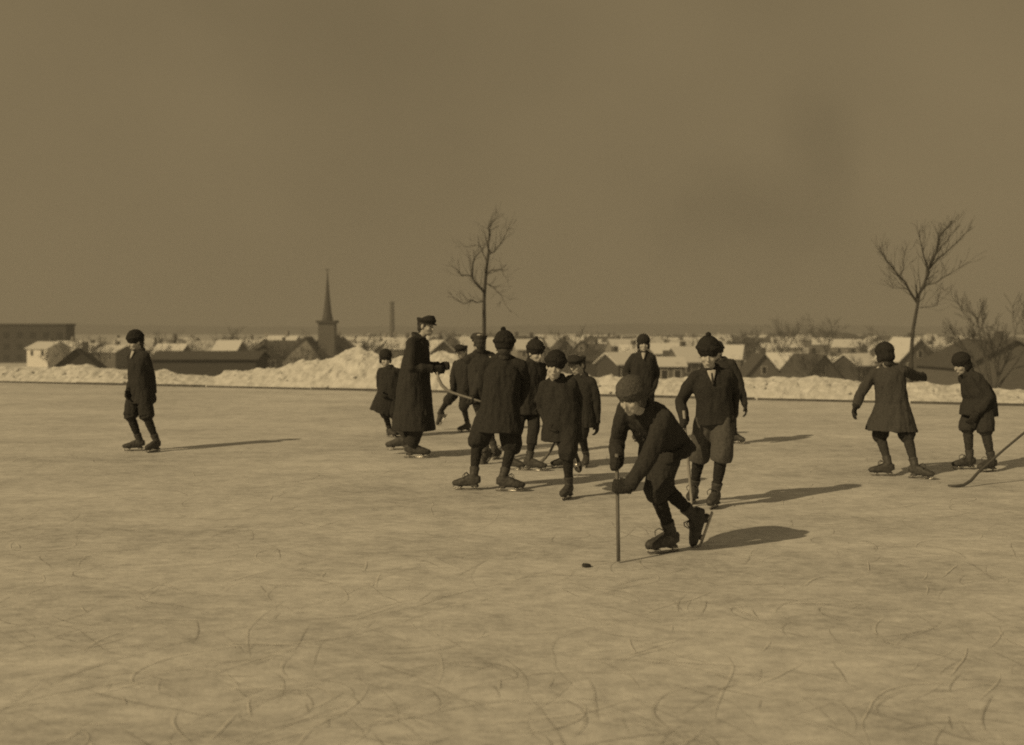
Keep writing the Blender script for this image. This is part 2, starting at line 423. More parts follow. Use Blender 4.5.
    # ---- boots and skates
    for li, (g, t, u, ank, hip, kn) in enumerate(legs):
        S = Soup(); s = t.cross(u).normalized(); so = g+u*0.034*k
        def bp_(x, y, z): return so+t*(x*k*1.04)+s*(y*k*1.1)+u*(z*k*1.1)
        secs = [(-0.098, .024, .020, .028), (-0.088, .032, .046, .05), (-0.05, .036, .05, .055), (0.0, .036, .046, .05), (0.05, .041, .036, .038), (0.095, .040, .029, .031), (0.125, .030, .024, .026), (0.140, .014, .018, .016)]
        S.loft([bp_(x, 0, c) for (x, a, b, c) in secs], [(a*k*1.12, b*k*1.12) for (x, a, b, c) in secs], s, 14, True, 2.5)
        sh_dir = (kn-ank).normalized()
        S.tube([bp_(-0.045, 0, 0.05), ank+u*0.01, ank+sh_dir*0.035*k, ank+sh_dir*0.085*k], [0.042*k, 0.041*k, 0.043*k, 0.05*k], 14)
        S.box((-0.098*k, -0.034*k, -0.006*k), (-0.035*k, 0.034*k, 0.012*k), Matrix((tuple(t)+(so.x,), tuple(s)+(so.y,), tuple(u)+(so.z,), (0, 0, 0, 1))) if False else Matrix.Translation(so) @ Matrix((t, s, u)).transposed().to_4x4())
        bo = add('boot', S.fuse('boot', 0.0065, 2, (0.003, 40, 40, seed+li), org), M_boot)
        E = Soup(); Mx = Matrix.Translation(g-org) @ Matrix((t, s, u)).transposed().to_4x4()
        prof = [(-0.125, 0.006), (-0.115, 0.0), (0.10, 0.0), (0.125, 0.006), (0.142, 0.020), (0.146, 0.032), (0.138, 0.032), (0.128, 0.022), (0.108, 0.018), (-0.125, 0.018)]
        nb = len(prof)
        for yy in (-0.003, 0.003):
            E.v += [Mx @ Vector((x*k, yy, z*k)) for x, z in prof]
        E.f.append(tuple(range(nb))); E.f.append(tuple(reversed(range(nb, 2*nb))))
        for i in range(nb): E.f.append((i, (i+1) % nb, nb+(i+1) % nb, nb+i)[::-1])
        for xx in (-0.075, 0.07):
            E.box((xx*k-0.006, -0.005, 0.016*k), (xx*k+0.006, 0.005, 0.036*k), Mx)
            E.box((xx*k-0.02, -0.034*k, 0.029*k), (xx*k+0.02, 0.034*k, 0.034*k), Mx)
        add('skate_blade', E.mesh('skate_blade'), M_steel, bo)
        if P.get('laces'):
            E = Soup(); c = ank+t*0.045*k+u*0.01
            for q in (-1, 1):
                E.tube([c-org, c+t*0.03+s*(q*0.03)+u*0.02-org, c+t*0.05+s*(q*0.05)+u*0.0-org, c+t*0.055+s*(q*0.04)-u*0.03-org], [0.004, 0.0045, 0.004, 0.003], 6)
            add('bootlace', E.mesh('bootlace'), M_boot, bo)
    # ---- gloves
    for (sh, el, W, hi) in arms:
        S = Soup(); hand_soup(S, hi[0], hi[1], hi[2], hi[3], hi[4], k*P.get('handk', 1.0), 1.22)
        S.tube([W-(W-el).normalized()*0.05*k, W-(W-el).normalized()*0.01, W+hi[1]*0.015], [0.036*k, 0.036*k, 0.030*k], 12)
        add('glove', S.fuse('glove', 0.005, 2, None, org), knit(P.get('glovev', 0.035)))
    PEOPLE.append(root)
    print('PERSON', P['seed'], 'spine %.2f' % (neck-pel).length, 'legs', ['%.2f/%.2f' % ((l[3]-l[4]).length, .47*H) for l in legs], 'arms', ['%.2f/%.2f' % ((a[2]-a[0]).length, .338*H) for a in arms], 'z', '%.2f %.2f' % (pel.z, neck.z))
    return root

UP = (0, 0, 1)
def stick(pts, rad, label, m, cat='hockey stick', name='hockey_stick', tape=None, group='skaters\' sticks'):
    org = Vector(pts[0]).copy(); o0 = Vector((org.x, org.y, 0))
    S = Soup(); S.tube([Vector(p)-o0 for p in pts], rad, 10)
    me = S.mesh(name); ob = link_mesh(name, me, m, None, True); ob.location = o0
    tag(ob, label, cat, group); return ob

# --- front boy with the stick
sb = at(618.5, 563, ground_D(563)); sb.z = 0.012
stp = Vector((sb.x-0.012, sb.y, 0.72))
ax1 = (stp-sb).normalized()
def on(z, b=sb, t=stp): return b+(t-b)*((z-b.z)/(t.z-b.z))
zA = EYE-(464-HZ)*sb.y/F; zB = EYE-(486-HZ)*sb.y/F
person(dict(seed=1, H=1.48, D=7.58, pel=(661.5, 437, 0.05), neck=(642.5, 409, -0.27), head=(631.5, 397, -0.38), face=(-0.72, -0.7), look=(-0.55, -0.65, -0.42), tilt=0.0,
    feet=[((664, 553, 'g'), (-0.9, -0.5, 0), UP, (-1, -0.75, 0.1), 1), ((707.5, 529, 0.22), (-0.36, -0.12, -0.92), (-0.9, -0.12, 0.40), (-0.9, -0.5, -0.5), -1)],
    arms=[(None, (-0.05, 0.9, -0.3), -1, (on(zA), ax1)), (None, (0.9, 0.2, -0.35), 1, (on(zB), ax1))],
    sax=(0.85, -0.5, -0.28), armk=1.06, hat='helmetcap', hatv=0.075, coatv=0.036, hem=(667.5, 456, 0.07), hemw=0.20, hemd=0.19, waist=1.08, legv=0.036, laces=True, glovev=0.035, baggy=1.0, hs=1.0, coatname='jacket', buttons=True,
    label='boy in front bending low over an upright stick, wearing a grey close cap'))
stick([sb, on(0.3), on(0.55), stp], [0.0125, 0.0125, 0.0125, 0.012], 'straight wooden stick held upright on the ice by the bending boy', M_wood)
puck_c = at(586.5, 567, ground_D(567)); puck_c.z = 0
S = Soup(); S.loft([Vector((0, 0, 0.001)), Vector((0, 0, 0.006)), Vector((0, 0, 0.018)), Vector((0, 0, 0.023))], [(0.027, 0.024), (0.030, 0.027), (0.029, 0.025), (0.021, 0.018)], (1, 0, 0), 18)
po = link_mesh('puck', S.fuse('puck', 0.004, 1, (0.004, 30, 30, 4)), M_rubber, None, True); po.location = puck_c; tag(po, 'small dark puck lying on the ice left of the upright stick', 'puck')

# --- boy behind him with bobble cap and grey knickers
s0 = at(692, 504, 9.55); s0.z = 0.015; s1 = at(684, 414, 9.35); a2 = (s1-s0).normalized()
person(dict(seed=2, H=1.45, D=9.55, pel=(715, 415), neck=(711, 371, -0.04), head=(708.5, 354.5, -0.10), face=(-0.12, -1), look=(-0.22, -0.95, -0.25),
    feet=[((693, 503, 'g'), (-0.35, -0.95, 0), UP, (-0.3, -1, 0), -1), ((714, 508, 'g'), (-0.45, -0.9, 0), UP, (0.0, -1, 0), 1)],
    arms=[(None, (-0.45, 0.9, 0), -1, (s1+(s0-s1)*0.10, a2)), ((733, 416, 0.12), (0.4, 0.9, 0), 1, None)],
    hat='toque', hatv=0.028, coatv=0.032, hem=(716, 424), hemw=0.165, hemd=0.13, legv=0.075, knickl=0.10, openleg=True, baggy=1.02, collar='tie', coatname='sweater', fold=0.7, hs=1.02, laces=True,
    label='boy in dark bobble cap, white collar and lighter grey knickers behind the bending boy'))
stick([s0+Vector((-0.03, -0.10, 0.0)), s0+Vector((-0.01, -0.03, 0.01)), s0+a2*0.06, s0+a2*0.4, s1+a2*0.03], [0.011, 0.014, 0.0135, 0.0125, 0.012], 'wooden stick held at the side of the boy in grey knickers', M_wood2)

# --- tall figure: man in long overcoat
person(dict(seed=3, H=1.70, D=13.2, pel=(414, 381), neck=(418.5, 339), head=(426, 326), face=(0.92, -0.35), look=(0.86, -0.42, -0.15),
    feet=[((416, 458, 'g'), (1, -0.1, 0), UP, (1, -0.3, 0), -1), ((400, 450, 0.30), (-1, 0.1, -0.05), UP, (0.6, 0.4, 0), 1)],
    arms=[((434, 369, -0.12), (-0.8, -0.3, -0.8), -1, None), ((440, 366, 0.12), (-0.8, 0.3, -0.8), 1, None)],
    hat='cap', hatv=0.032, coatv=0.036, hem=(413.5, 430), hemw=0.22, hemd=0.225, legv=0.035, trousers=True, hs=1.06, shw=0.152, waist=1.2, coatname='overcoat', fold=0.8, curl=0.6,
    label='tall man in flat cap and long dark overcoat facing right'))

# --- small boy behind the man
person(dict(seed=4, H=1.26, D=15.6, pel=(390, 391), neck=(389, 368.5), head=(385.5, 358.5), face=(-0.15, -1), look=(0.25, -0.9, -0.3),
    feet=[((391, 437, 'g'), (0.6, -0.8, 0), UP, None, -1), ((399, 437, 'g'), (0.7, -0.6, 0), UP, None, 1)],
    arms=[((382, 393, -0.1), (-0.3, 0.9, 0), -1, None), ((399, 392, -0.1), (0.3, 0.9, 0), 1, None)],
    hat='helmetcap', hatv=0.03, coatv=0.033, hem=(382, 413), hemw=0.215, hemd=0.19, waist=1.15, legv=0.033, hs=0.97,
    label='small boy in long swinging coat half hidden behind the man in overcoat'))

# --- far boy kicking a leg back
person(dict(seed=5, H=1.25, D=16.4, pel=(462.5, 386), neck=(463, 361), head=(461.5, 352), face=(-0.5, -0.85), look=(-0.55, -0.8, -0.2),
    feet=[((465, 432, 'g'), (-0.8, -0.5, 0), UP, None, 1), ((444, 420, 0.3), (-0.5, 0.2, -0.8), (-0.75, 0.2, 0.6), (-0.5, -0.8, -0.3), -1)],
    arms=[((453, 389, -0.1), (-0.9, 0.6, 0.1), -1, None), ((469, 386, -0.1), (0.3, 0.9, 0), 1, None)],
    hat='cap', hatv=0.03, coatv=0.038, hem=(461, 394), hemw=0.18, hemd=0.14, legv=0.035, knickl=0.12, hs=0.97,
    label='small distant boy in cap skating with one leg kicked out behind, right of the man'))

# --- boy in grey cap seen from behind, holding a curved stick
c0 = at(474, 399.5, 12.75); c1 = at(452, 392.5, 12.75)
person(dict(seed=6, H=1.40, D=13.0, pel=(484, 395), neck=(479.5, 354), head=(479, 343), face=(-0.3, 0.95), look=(-0.35, 0.93, -0.1),
    feet=[((496, 459, 'g'), (0.3, 0.9, 0), UP, (0, 1, 0), 1), ((489, 461, -0.42), (-0.55, -0.25, -0.8), (-0.6, -0.55, 0.45), (0.3, 0.9, -0.4), -1)],
    arms=[((473, 397.5, -0.22), (-0.5, -0.5, 0.1), -1, None), ((486, 388, 0.2), (0.5, 0.5, 0), 1, None)],
    hat='cap', hatv=0.06, coatv=0.04, hem=(482, 405), hemw=0.19, hemd=0.16, waist=1.12, shw=0.15, legv=0.09, hs=1.0, laces=True, curl=0.9, knickl=0.1,
    label='boy in grey cap seen from behind, one skate lifted, holding a raised curved stick'))
stick([at(437, 372, 12.75), at(438.5, 379, 12.75), at(442, 385.5, 12.75), at(447, 390, 12.75), c1, c1.lerp(c0, .5), c0, at(486, 403, 12.75)],
      [0.010, 0.019, 0.021, 0.019, 0.015, 0.013, 0.013, 0.013], 'raised hockey stick with its curved blade pointing up beside the man', M_wood2)

# --- broad boy from behind with bobble cap
person(dict(seed=7, H=1.48, D=10.55, pel=(500, 407), neck=(504, 359), head=(504.5, 347.5), face=(0.1, 1), look=(0.1, 1, -0.1),
    feet=[((468, 490, 'g'), (-0.97, 0.15, 0), UP, (-0.7, 0.9, 0), 1), ((509, 491.5, 'g'), (0.97, -0.12, 0), UP, (0.5, 0.9, 0), -1)],
    arms=[((487, 404, 0.26), (-0.8, -0.6, -0.1), 1, None), ((519, 404, 0.26), (0.8, -0.6, -0.1), -1, None)],
    hat='toque', hatv=0.026, coatv=0.032, hem=(500, 432), hemw=0.215, hemd=0.175, waist=1.10, legv=0.033, hs=1.05, shw=0.170, pomx=-0.012, laces=True, baggy=1.12,
    label='broad boy in bobble cap seen from behind, feet wide apart, in the middle group'))

# --- boy facing right behind him
person(dict(seed=8, H=1.40, D=12.1, pel=(529, 398), neck=(533, 363), head=(535.5, 353), face=(0.5, -0.85), look=(0.6, -0.75, -0.2),
    feet=[((534, 471, 'g'), (0.95, -0.25, 0), UP, None, 1), ((513, 470, 'g'), (0.8, -0.3, 0), UP, None, -1)],
    arms=[((523, 404, -0.05), (-0.3, 0.9, 0), -1, None), ((539, 403, -0.15), (-0.2, 0.9, 0), 1, None)],
    hat='toque', hatv=0.03, coatv=0.034, hem=(529, 414), hemw=0.20, hemd=0.17, waist=1.15, legv=0.033, knickl=0.5, baggy=0.78, pom=True, hs=0.98,
    label='boy in dark cap between the broad boy and the smiling boy, one leg showing'))

# --- boy with pale face skating to the camera
person(dict(seed=9, H=1.33, D=10.1, pel=(562, 419), neck=(557.5, 380.5), head=(555, 367, -0.06), face=(-0.2, -1), look=(-0.12, -1, -0.06), tilt=-0.12,
    feet=[((567, 499, 'g'), (-0.4, -0.92, 0), UP, None, 1), ((575, 458, 0.5), (0.3, -0.25, -0.92), (0.1, 0.9, -0.2), (0.1, -0.9, -0.4), -1)],
    arms=[((549, 425, -0.05), (-0.35, 0.9, 0), -1, None), ((577, 423, 0.0), (0.3, 0.9, 0), 1, None)],
    hat='toque', hatv=0.026, coatv=0.032, hem=(561.5, 441), hemw=0.205, hemd=0.18, waist=1.18, legv=0.032, pom=False, hs=1.0, baggy=1.05,
    label='smiling pale faced boy in knitted cap skating towards the camera, middle group'))

# --- boy in cap behind his shoulder
k0 = at(538, 463.5, 12.55); k0.z = 0.02
kh = at(564, 421, 12.2)
person(dict(seed=10, H=1.30, D=12.3, pel=(579, 404), neck=(581.5, 377), head=(577.5, 365), face=(-0.45, -0.9), look=(-0.7, -0.7, -0.25),
    feet=[((586, 467, 'g'), (-0.15, -1, 0), UP, None, 1), ((562, 468, 'g'), (-0.95, -0.3, 0), UP, None, -1)],
    arms=[(None, (-0.8, 0.4, 0), -1, (kh, (kh-k0).normalized())), ((597, 424, -0.05), (0.9, 0.3, 0.2), 1, None)],
    hat='cap', hatv=0.035, coatv=0.034, hem=(580.5, 427), hemw=0.215, hemd=0.18, waist=1.12, shw=0.15, legv=0.034, hs=1.0,
    label='boy in cap with face in shadow, right edge of the middle group, arm hanging'))
dk = (kh-k0).normalized()
stick([k0, at(541.5, 461.5, 12.55), at(546, 457, 12.5), at(551, 450, 12.4), at(556, 440, 12.32), kh, kh+(kh-at(551, 450, 12.4)).normalized()*0.12],
      [0.008, 0.019, 0.018, 0.015, 0.013, 0.0125, 0.0125], 'hockey stick with curved blade on the ice beside a dark boot, middle group', M_wood)

# --- boy behind the bending boy
person(dict(seed=11, H=1.43, D=15.0, pel=(642, 384), neck=(643, 354), head=(643.5, 344), face=(-0.05, -1), look=(0.0, -1, -0.05),
    feet=[((637, 441, 'g'), (-0.4, -0.9, 0), UP, None, -1), ((648, 441, 'g'), (0.4, -0.9, 0), UP, None, 1)],
    arms=[((632, 386, -0.05), (-0.7, 0.7, 0.0), -1, None), ((654, 388, -0.05), (0.5, 0.9, 0), 1, None)],
    hat='helmetcap', hatv=0.03, coatv=0.035, hem=(642, 394), hemw=0.165, hemd=0.13, legv=0.035, hs=0.97, shw=0.125, coatname='jacket', collar='shirt',
    label='distant boy facing the camera straight behind the bending boy\'s grey cap'))

# --- boy behind the boy in grey knickers
person(dict(seed=12, H=1.40, D=14.6, pel=(724.5, 389), neck=(721, 361), head=(716.5, 352), face=(-0.3, -1), look=(-0.5, -0.85, -0.1),
    feet=[((737, 443.5, 'g'), (0.5, -0.8, 0), UP, None, 1), ((725, 444, 'g'), (-0.4, -0.9, 0), UP, None, -1)],
    arms=[((719, 386, -0.1), (-0.3, 0.9, 0), -1, None), ((745, 406, -0.05), (1, 0.3, 0.5), 1, None)],
    hat='toque', hatv=0.03, coatv=0.036, hem=(732, 399), hemw=0.17, hemd=0.14, legv=0.035, hs=0.97, pom=False,
    label='boy almost hidden behind the boy in grey knickers, only an arm and foot showing'))

# --- left boy standing alone
person(dict(seed=13, H=1.46, D=13.9, pel=(140, 388), neck=(138.5, 352.5), head=(135.5, 342), face=(-0.6, -0.8), look=(-0.72, -0.65, -0.28),
    feet=[((135, 451, 'g'), (-0.97, -0.2, 0), UP, (-0.6, -0.8, 0), -1), ((153.5, 452, 'g'), (-0.35, -0.95, 0), UP, (-0.4, -0.9, 0), 1)],
    arms=[((129, 391, -0.08), (0.3, 0.9, 0), -1, None), ((153, 394, 0.04), (0.6, 0.8, 0), 1, None)],
    hat='toque', pom=False, hatv=0.026, coatv=0.034, hem=(140.5, 403), hemw=0.18, hemd=0.155, legv=0.034, baggy=1.0, knickl=0.0, openleg=True, collar='shirt', hs=1.0,
    label='boy standing alone at the left of the ice, head bowed, dark coat and knickers'))

# --- boy in flared coat seen from behind, right
person(dict(seed=14, H=1.40, D=11.6, pel=(892, 403), neck=(889, 367), head=(884.5, 355.5), face=(0.45, 0.9), look=(-0.3, 0.95, -0.2),
    feet=[((883, 476, 'g'), (-0.97, 0.2, 0), UP, (-0.3, 0.9, 0), 1), ((920, 479, 'g'), (0.75, -0.6, 0), UP, (0.3, 0.9, 0), -1)],
    arms=[((855.5, 407, -0.02), (0.0, 1, 0.0), 1, None), ((923, 377, 0.36), (0.3, -0.3, -0.9), -1, None)],
    sax=(-0.95, 0.3, 0), hat='helmetcap', hatv=0.028, coatv=0.055, hem=(891.5, 430.5), hemw=0.275, hemd=0.24, legv=0.04, stockv=0.045, waist=1.06, hs=1.0, laces=True, knickl=0.05,
    label='boy in flared greyish coat seen from behind with both arms spread, right side'))

# --- rightmost boy leaning to the left
person(dict(seed=15, H=1.42, D=12.05, pel=(979, 397), neck=(968.5, 374), head=(961.5, 364.5), face=(-0.97, -0.2), look=(-0.9, -0.35, -0.35),
    feet=[((965, 469.5, 'g'), (-1, -0.05, 0), UP, (-1, -0.1, 0), -1), ((988, 472, 'g'), (-0.9, -0.4, 0), UP, (-1, -0.3, 0), 1)],
    arms=[((975, 413, 0.16), (1, 0.3, 0), -1, None), ((977, 414, -0.19), (1, -0.2, 0), 1, None)],
    hat='helmetcap', hatv=0.03, coatv=0.036, hem=(978.5, 415.5), hemw=0.19, hemd=0.205, baggy=1.04, knickl=0.05, openleg=True, waist=1.22, legv=0.04, stockv=0.045, hs=0.98, laces=True,
    label='boy leaning forward to the left in dark jacket and close cap, furthest right'))

# --- the boy just beyond the right edge, whose stick reaches in
t0 = at(948, 485.5, ground_D(485.5)); t0.z = 0.02; dd = 10.85
r1 = at(1048, 413, 10.95)
person(dict(seed=16, H=1.42, D=11.1, pel=(1078, 403, 0.0), neck=(1066, 370, 0.0), head=(1060, 357), face=(-0.97, -0.2), look=(-0.9, -0.3, -0.35),
    feet=[((1062, 481, 'g'), (-1, 0, 0), UP, None, -1), ((1090, 483, 'g'), (-0.9, -0.4, 0), UP, None, 1)],
    arms=[(None, (0.2, 0.5, -1), -1, (r1, (r1-at(978, 471, dd)).normalized())), ((1058, 402, -0.2), (0.4, -0.5, -1), 1, None)],
    hat='toque', hatv=0.03, coatv=0.036, hem=(1080, 420), hemw=0.17, hemd=0.16, legv=0.04, hs=0.98,
    label='boy in bobble cap holding the curved stick that reaches in from the right edge'))
tt = at(1004, 449.5, 10.9)
stick([at(948, 485.5, 10.70), at(956, 486, 10.69), at(964, 485, 10.70), at(971, 480.5, 10.74), at(978, 472.5, 10.8), tt, r1, r1+(r1-tt).normalized()*0.12],
      [0.009, 0.014, 0.015, 0.015, 0.014, 0.0115, 0.0115, 0.0115], 'long curved hockey stick reaching in from the right edge over the ice', M_wood3)

# ------------------------------------------------------------------ terrain
BN = Vector((0.385, 1.0)).normalized()
def beyond(x, y): return (y-(25.8-0.385*x))*BN.y
PROF = [(-1e5, -0.03), (0.5, -0.03), (3, -0.12), (15, -1.6), (40, -5.0), (80, -7.6), (150, -8.6), (300, -10.0), (1000, -12.5), (4000, -14.0), (9e5, -14.0)]
def zt(x, y):
    t = beyond(x, y); z = PROF[-1][1]
    for (a, za), (b, zb) in zip(PROF, PROF[1:]):
        if a <= t <= b:
            z = za+(zb-za)*(t-a)/(b-a); break
    if t > 12: z += noise.noise(Vector((x*0.012, y*0.012, 3.1)))*min(1.0, (t-12)/60)*0.7
    return z
S = Soup()
ys = [-60, -20, 0, 10, 16, 20, 22, 24, 26, 28, 30, 33, 36, 40, 45, 50, 56, 62, 70, 80, 92, 106, 122, 140, 160, 185, 215, 250, 290, 340, 400, 470, 550, 650, 780, 950, 1200, 1500, 2000, 2700, 3600, 4700]
for i, y in enumerate(ys):
    w = max(70, abs(y)*1.0+60)
    for j in range(81):
        x = -w+2*w*j/80
        S.v.append(Vector((x, y, zt(x, y))))
for i in range(len(ys)-1):
    for j in range(80):
        a = i*81+j; S.f.append((a, a+1, a+82, a+81))
g = link_mesh('ground', S.mesh('ground'), M_snowground, None, True); g['kind'] = 'structure'

# the ice sheet, ending at the bank
S = Soup(); line = lambda x: 25.8-0.385*x+0.25
NX, NY = 60, 60
for i in range(NY+1):
    for j in range(NX+1):
        x = -60+110*j/NX; y0 = -40; y1 = line(x)
        S.v.append(Vector((x, y0+(y1-y0)*i/NY, 0.0)))
for i in range(NY):
    for j in range(NX):
        a = i*(NX+1)+j; S.f.append((a, a+1, a+NX+2, a+NX+1))
ice = link_mesh('ice', S.mesh('ice'), M_ice); ice['kind'] = 'structure'

# skate cuts scored into the ice
def cuts(name, count, v, wlo, whi, z0, seed, lab, ylim=(3.6, 15)):
    rnd = random.Random(seed); S = Soup()
    for i in range(count):
        y = ylim[0]+(ylim[1]-ylim[0])*rnd.random()**1.5; x = rnd.uniform(-0.62, 0.62)*y
        an = rnd.uniform(0, math.pi*2); L = rnd.uniform(0.10, 0.6)*(2.6 if rnd.random() < .12 else 1); n = 18; cur = rnd.gauss(0, 1.2); dc = rnd.gauss(0, 3.0); off = rnd.uniform(0, 99)
        w = rnd.uniform(wlo, whi); z = z0+i*0.000006; b = len(S.v)
        for j in range(n+1):
            t = j/n; ww = w*math.sin(math.pi*min(1, max(0.04, t*0.94+0.03)))**0.6
            dx, dy = math.cos(an), math.sin(an)
            S.v.append(Vector((x-dy*ww, y+dx*ww, z))); S.v.append(Vector((x+dy*ww, y-dx*ww, z)))
            x += dx*L/n; y += dy*L/n; an += (cur+dc*t+5.0*noise.noise(Vector((off+j*0.5, 0, 0))))*L/n
        for j in range(n): S.f.append((b+2*j, b+2*j+1, b+2*j+3, b+2*j+2))
    o = link_mesh(name, S.mesh(name), mat(name, v, 0.8, 0.3, 9.0)); tag(o, lab, 'skate marks', None, 'stuff'); return o
cuts('skate_marks', 900, 0.345, 0.0007, 0.0020, 0.003, 5, 'thin dark curved skate cuts scored across the near ice')
cuts('skate_scrapings', 700, 0.62, 0.0008, 0.0024, 0.0065, 6, 'pale curls of scraped snow along skate cuts on the near ice')

# ------------------------------------------------------------------ snow bank
def px_of(x, y): return 512+F*x/y
TOP = [(-400, 366), (0, 365), (60, 366), (72, 363.5), (88, 364), (100, 366.5), (128, 369), (165, 369), (182, 373), (205, 374.5), (214, 376), (224, 371), (236, 368), (250, 369), (272, 366.5), (285, 364), (300, 359), (318, 357.5), (330, 357), (340, 352), (352, 346), (360, 343), (368, 349), (380, 353), (395, 356), (430, 352), (445, 348), (458, 356), (480, 360), (500, 364), (540, 368), (580, 373), (598, 376), (610, 373), (625, 376.5), (645, 377), (700, 376), (740, 375.5), (800, 375), (830, 375.5), (856, 378), (866, 380), (880, 381), (905, 381.5), (935, 381), (960, 384), (985, 386), (1010, 388), (1100, 388), (1500, 390)]
def top_py(px):
    for (a, p), (b, q) in zip(TOP, TOP[1:]):
        if a <= px <= b: return p+(q-p)*(px-a)/(b-a)
    return TOP[-1][1]
S = Soup(); U = []; u = -38.0
while u < 24: U.append(u); u += 0.055
VV = [i/56 for i in range(57)]
for x in U:
    yb = 25.8-0.385*x
    px = px_of(x, yb); rise_off = 0.75
    for v in VV:
        t = v*4.2                           # metres behind the foot of the bank
        wob = 0.10*noise.noise(Vector((x*0.8, 0, 9)))
        d = t-0.05+wob
        P = Vector((x+BN.x*d, yb+BN.y*d, 0))
        htop = EYE-(top_py(px_of(P.x, P.y))-HZ)*(yb+rise_off*1.2)/F
        htop = max(0.05, htop)
        pk = 0.9+0.9*max(0, htop-0.6)
        if t < pk: pr = min(1.0, (t/pk))**0.62
        else: pr = max(0.0, 1-((t-pk)/(4.2-pk)))**1.3
        q = Vector((P.x, P.y, 0))
        c, _ = noise.voronoi(q*3.2+Vector((0, 0, 2.2)))[0][0], 0
        lump = 0.055*noise.noise(q*1.7)+0.05*noise.noise(q*4.1)+0.045*noise.noise(q*9.5)+0.02*noise.noise(q*19)-0.05*min(1, c*1.6)+0.0
        edge = min(1.0, t/0.25)*min(1.0, (4.2-t)/0.6)
        base = -0.03 if t < 1 else zt(P.x, P.y)-0.05
        z = base*(1-pr)+(htop)*pr+lump*edge*(0.4+0.9*htop)
        if t < 0.02: z = -0.04
        S.v.append(Vector((P.x+0.05*noise.noise(q*5+Vector((7, 0, 0))), P.y+0.05*noise.noise(q*5), z)))
n = len(VV)
for i in range(len(U)-1):
    for j in range(n-1):
        a = i*n+j; S.f.append((a, a+n, a+n+1, a+1))
bank = link_mesh('snow_bank', S.mesh('snow_bank'), M_snowbank, None, False); bank['kind'] = 'structure'
# lumps of thrown snow on top of the bank: part of the same heaped mass
rb = random.Random(4)
S = Soup()
for i in range(170):
    x = rb.uniform(-24, 14); yb = 25.8-0.385*x; d = rb.uniform(0.02, 0.6)
    P = Vector((x+BN.x*d, yb+BN.y*d, 0)); px = px_of(P.x, P.y); htop = EYE-(top_py(px)-HZ)*(yb+0.9)/F
    if htop < 0.3: continue
    h = htop*min(1, d/0.9)**0.62; r = rb.uniform(0.02, 0.05)
    M = Matrix.Rotation(rb.uniform(0, 6), 3, 'Z') @ Matrix.Rotation(rb.uniform(-.6, .6), 3, 'X')
    b0 = len(S.v); S.ell(Vector((P.x, P.y, h)), (r*1.2, r, r*0.75), M, 8, 5)
    for q in S.v[b0:]:
        q += (q-Vector((P.x, P.y, h)))*noise.noise(q*11)*0.5
o = link_mesh('snow_lumps', S.mesh('snow_lumps'), M_snowbank); tag(o, 'loose lumps of shovelled snow along the bank', 'snow', None, 'stuff')

# dark edging boards at the foot of the bank
x = -24.0; bi = 0
while x < 15:
    L = rb.uniform(2.6, 4.4); x1 = x+L*BN.y
    a = Vector((x, 25.8-0.385*x-0.10, 0)); b = Vector((x1, 25.8-0.385*x1-0.10, 0)); d = (b-a).normalized(); nrm = Vector((-d.y, d.x, 0))
    S = Soup(); w = (b-a).length*0.985; hh = rb.uniform(0.045, 0.062)
    M4 = Matrix((d, nrm, Vector((0, 0, 1)))).transposed().to_4x4()
    S.box((0, -0.02, 0.001), (w, 0.02, hh), M4)
    S.box((w*0.15, 0.02, 0.001), (w*0.15+0.05, 0.055, hh-0.012), M4); S.box((w*0.82, 0.02, 0.001), (w*0.82+0.05, 0.055, hh-0.012), M4)
    o = link_mesh('edging_board', S.mesh('edging_board'), M_board); o.location = a
    tag(o, 'low dark board edging the ice at the foot of the snow bank', 'edging board', 'boards edging the rink')
    x = x1; bi += 1

# ------------------------------------------------------------------ trees
def grow(S, p, d, L, r, depth, rnd, spread=0.6, up=0.12, nb=(3, 5), minr=0.004, wig=0.18, sides=4):
    n = 5 if depth > 0 else 3; pts = [p.copy()]; q = p.copy(); dd_ = d.copy(); out = []
    for i in range(n):
        dd_ = (dd_+Vector((rnd.gauss(0, wig), rnd.gauss(0, wig), rnd.gauss(0, wig)+up))*0.5).normalized()
        q = q+dd_*L/n; pts.append(q.copy()); out.append((q.copy(), dd_.copy(), (i+1)/n))
    rr = [max(minr, r*(1-0.6*i/n)) for i in range(n+1)]
    S.tube(pts, rr, sides if r > 0.02 else 3, False)
    if depth > 0:
        for _ in range(rnd.randint(*nb)):
            q, dv, f = rnd.choice(out[1:])
            ax = dv.orthogonal().normalized(); ax.rotate(Matrix.Rotation(rnd.uniform(0, 6.283), 3, dv))
            nd = (dv+ax*rnd.uniform(spread*0.5, spread*1.3)).normalized()
            grow(S, q, nd, L*rnd.uniform(0.5, 0.75), r*(1-0.5*f)*0.6, depth-1, rnd, spread, up, nb, minr, wig, 4)
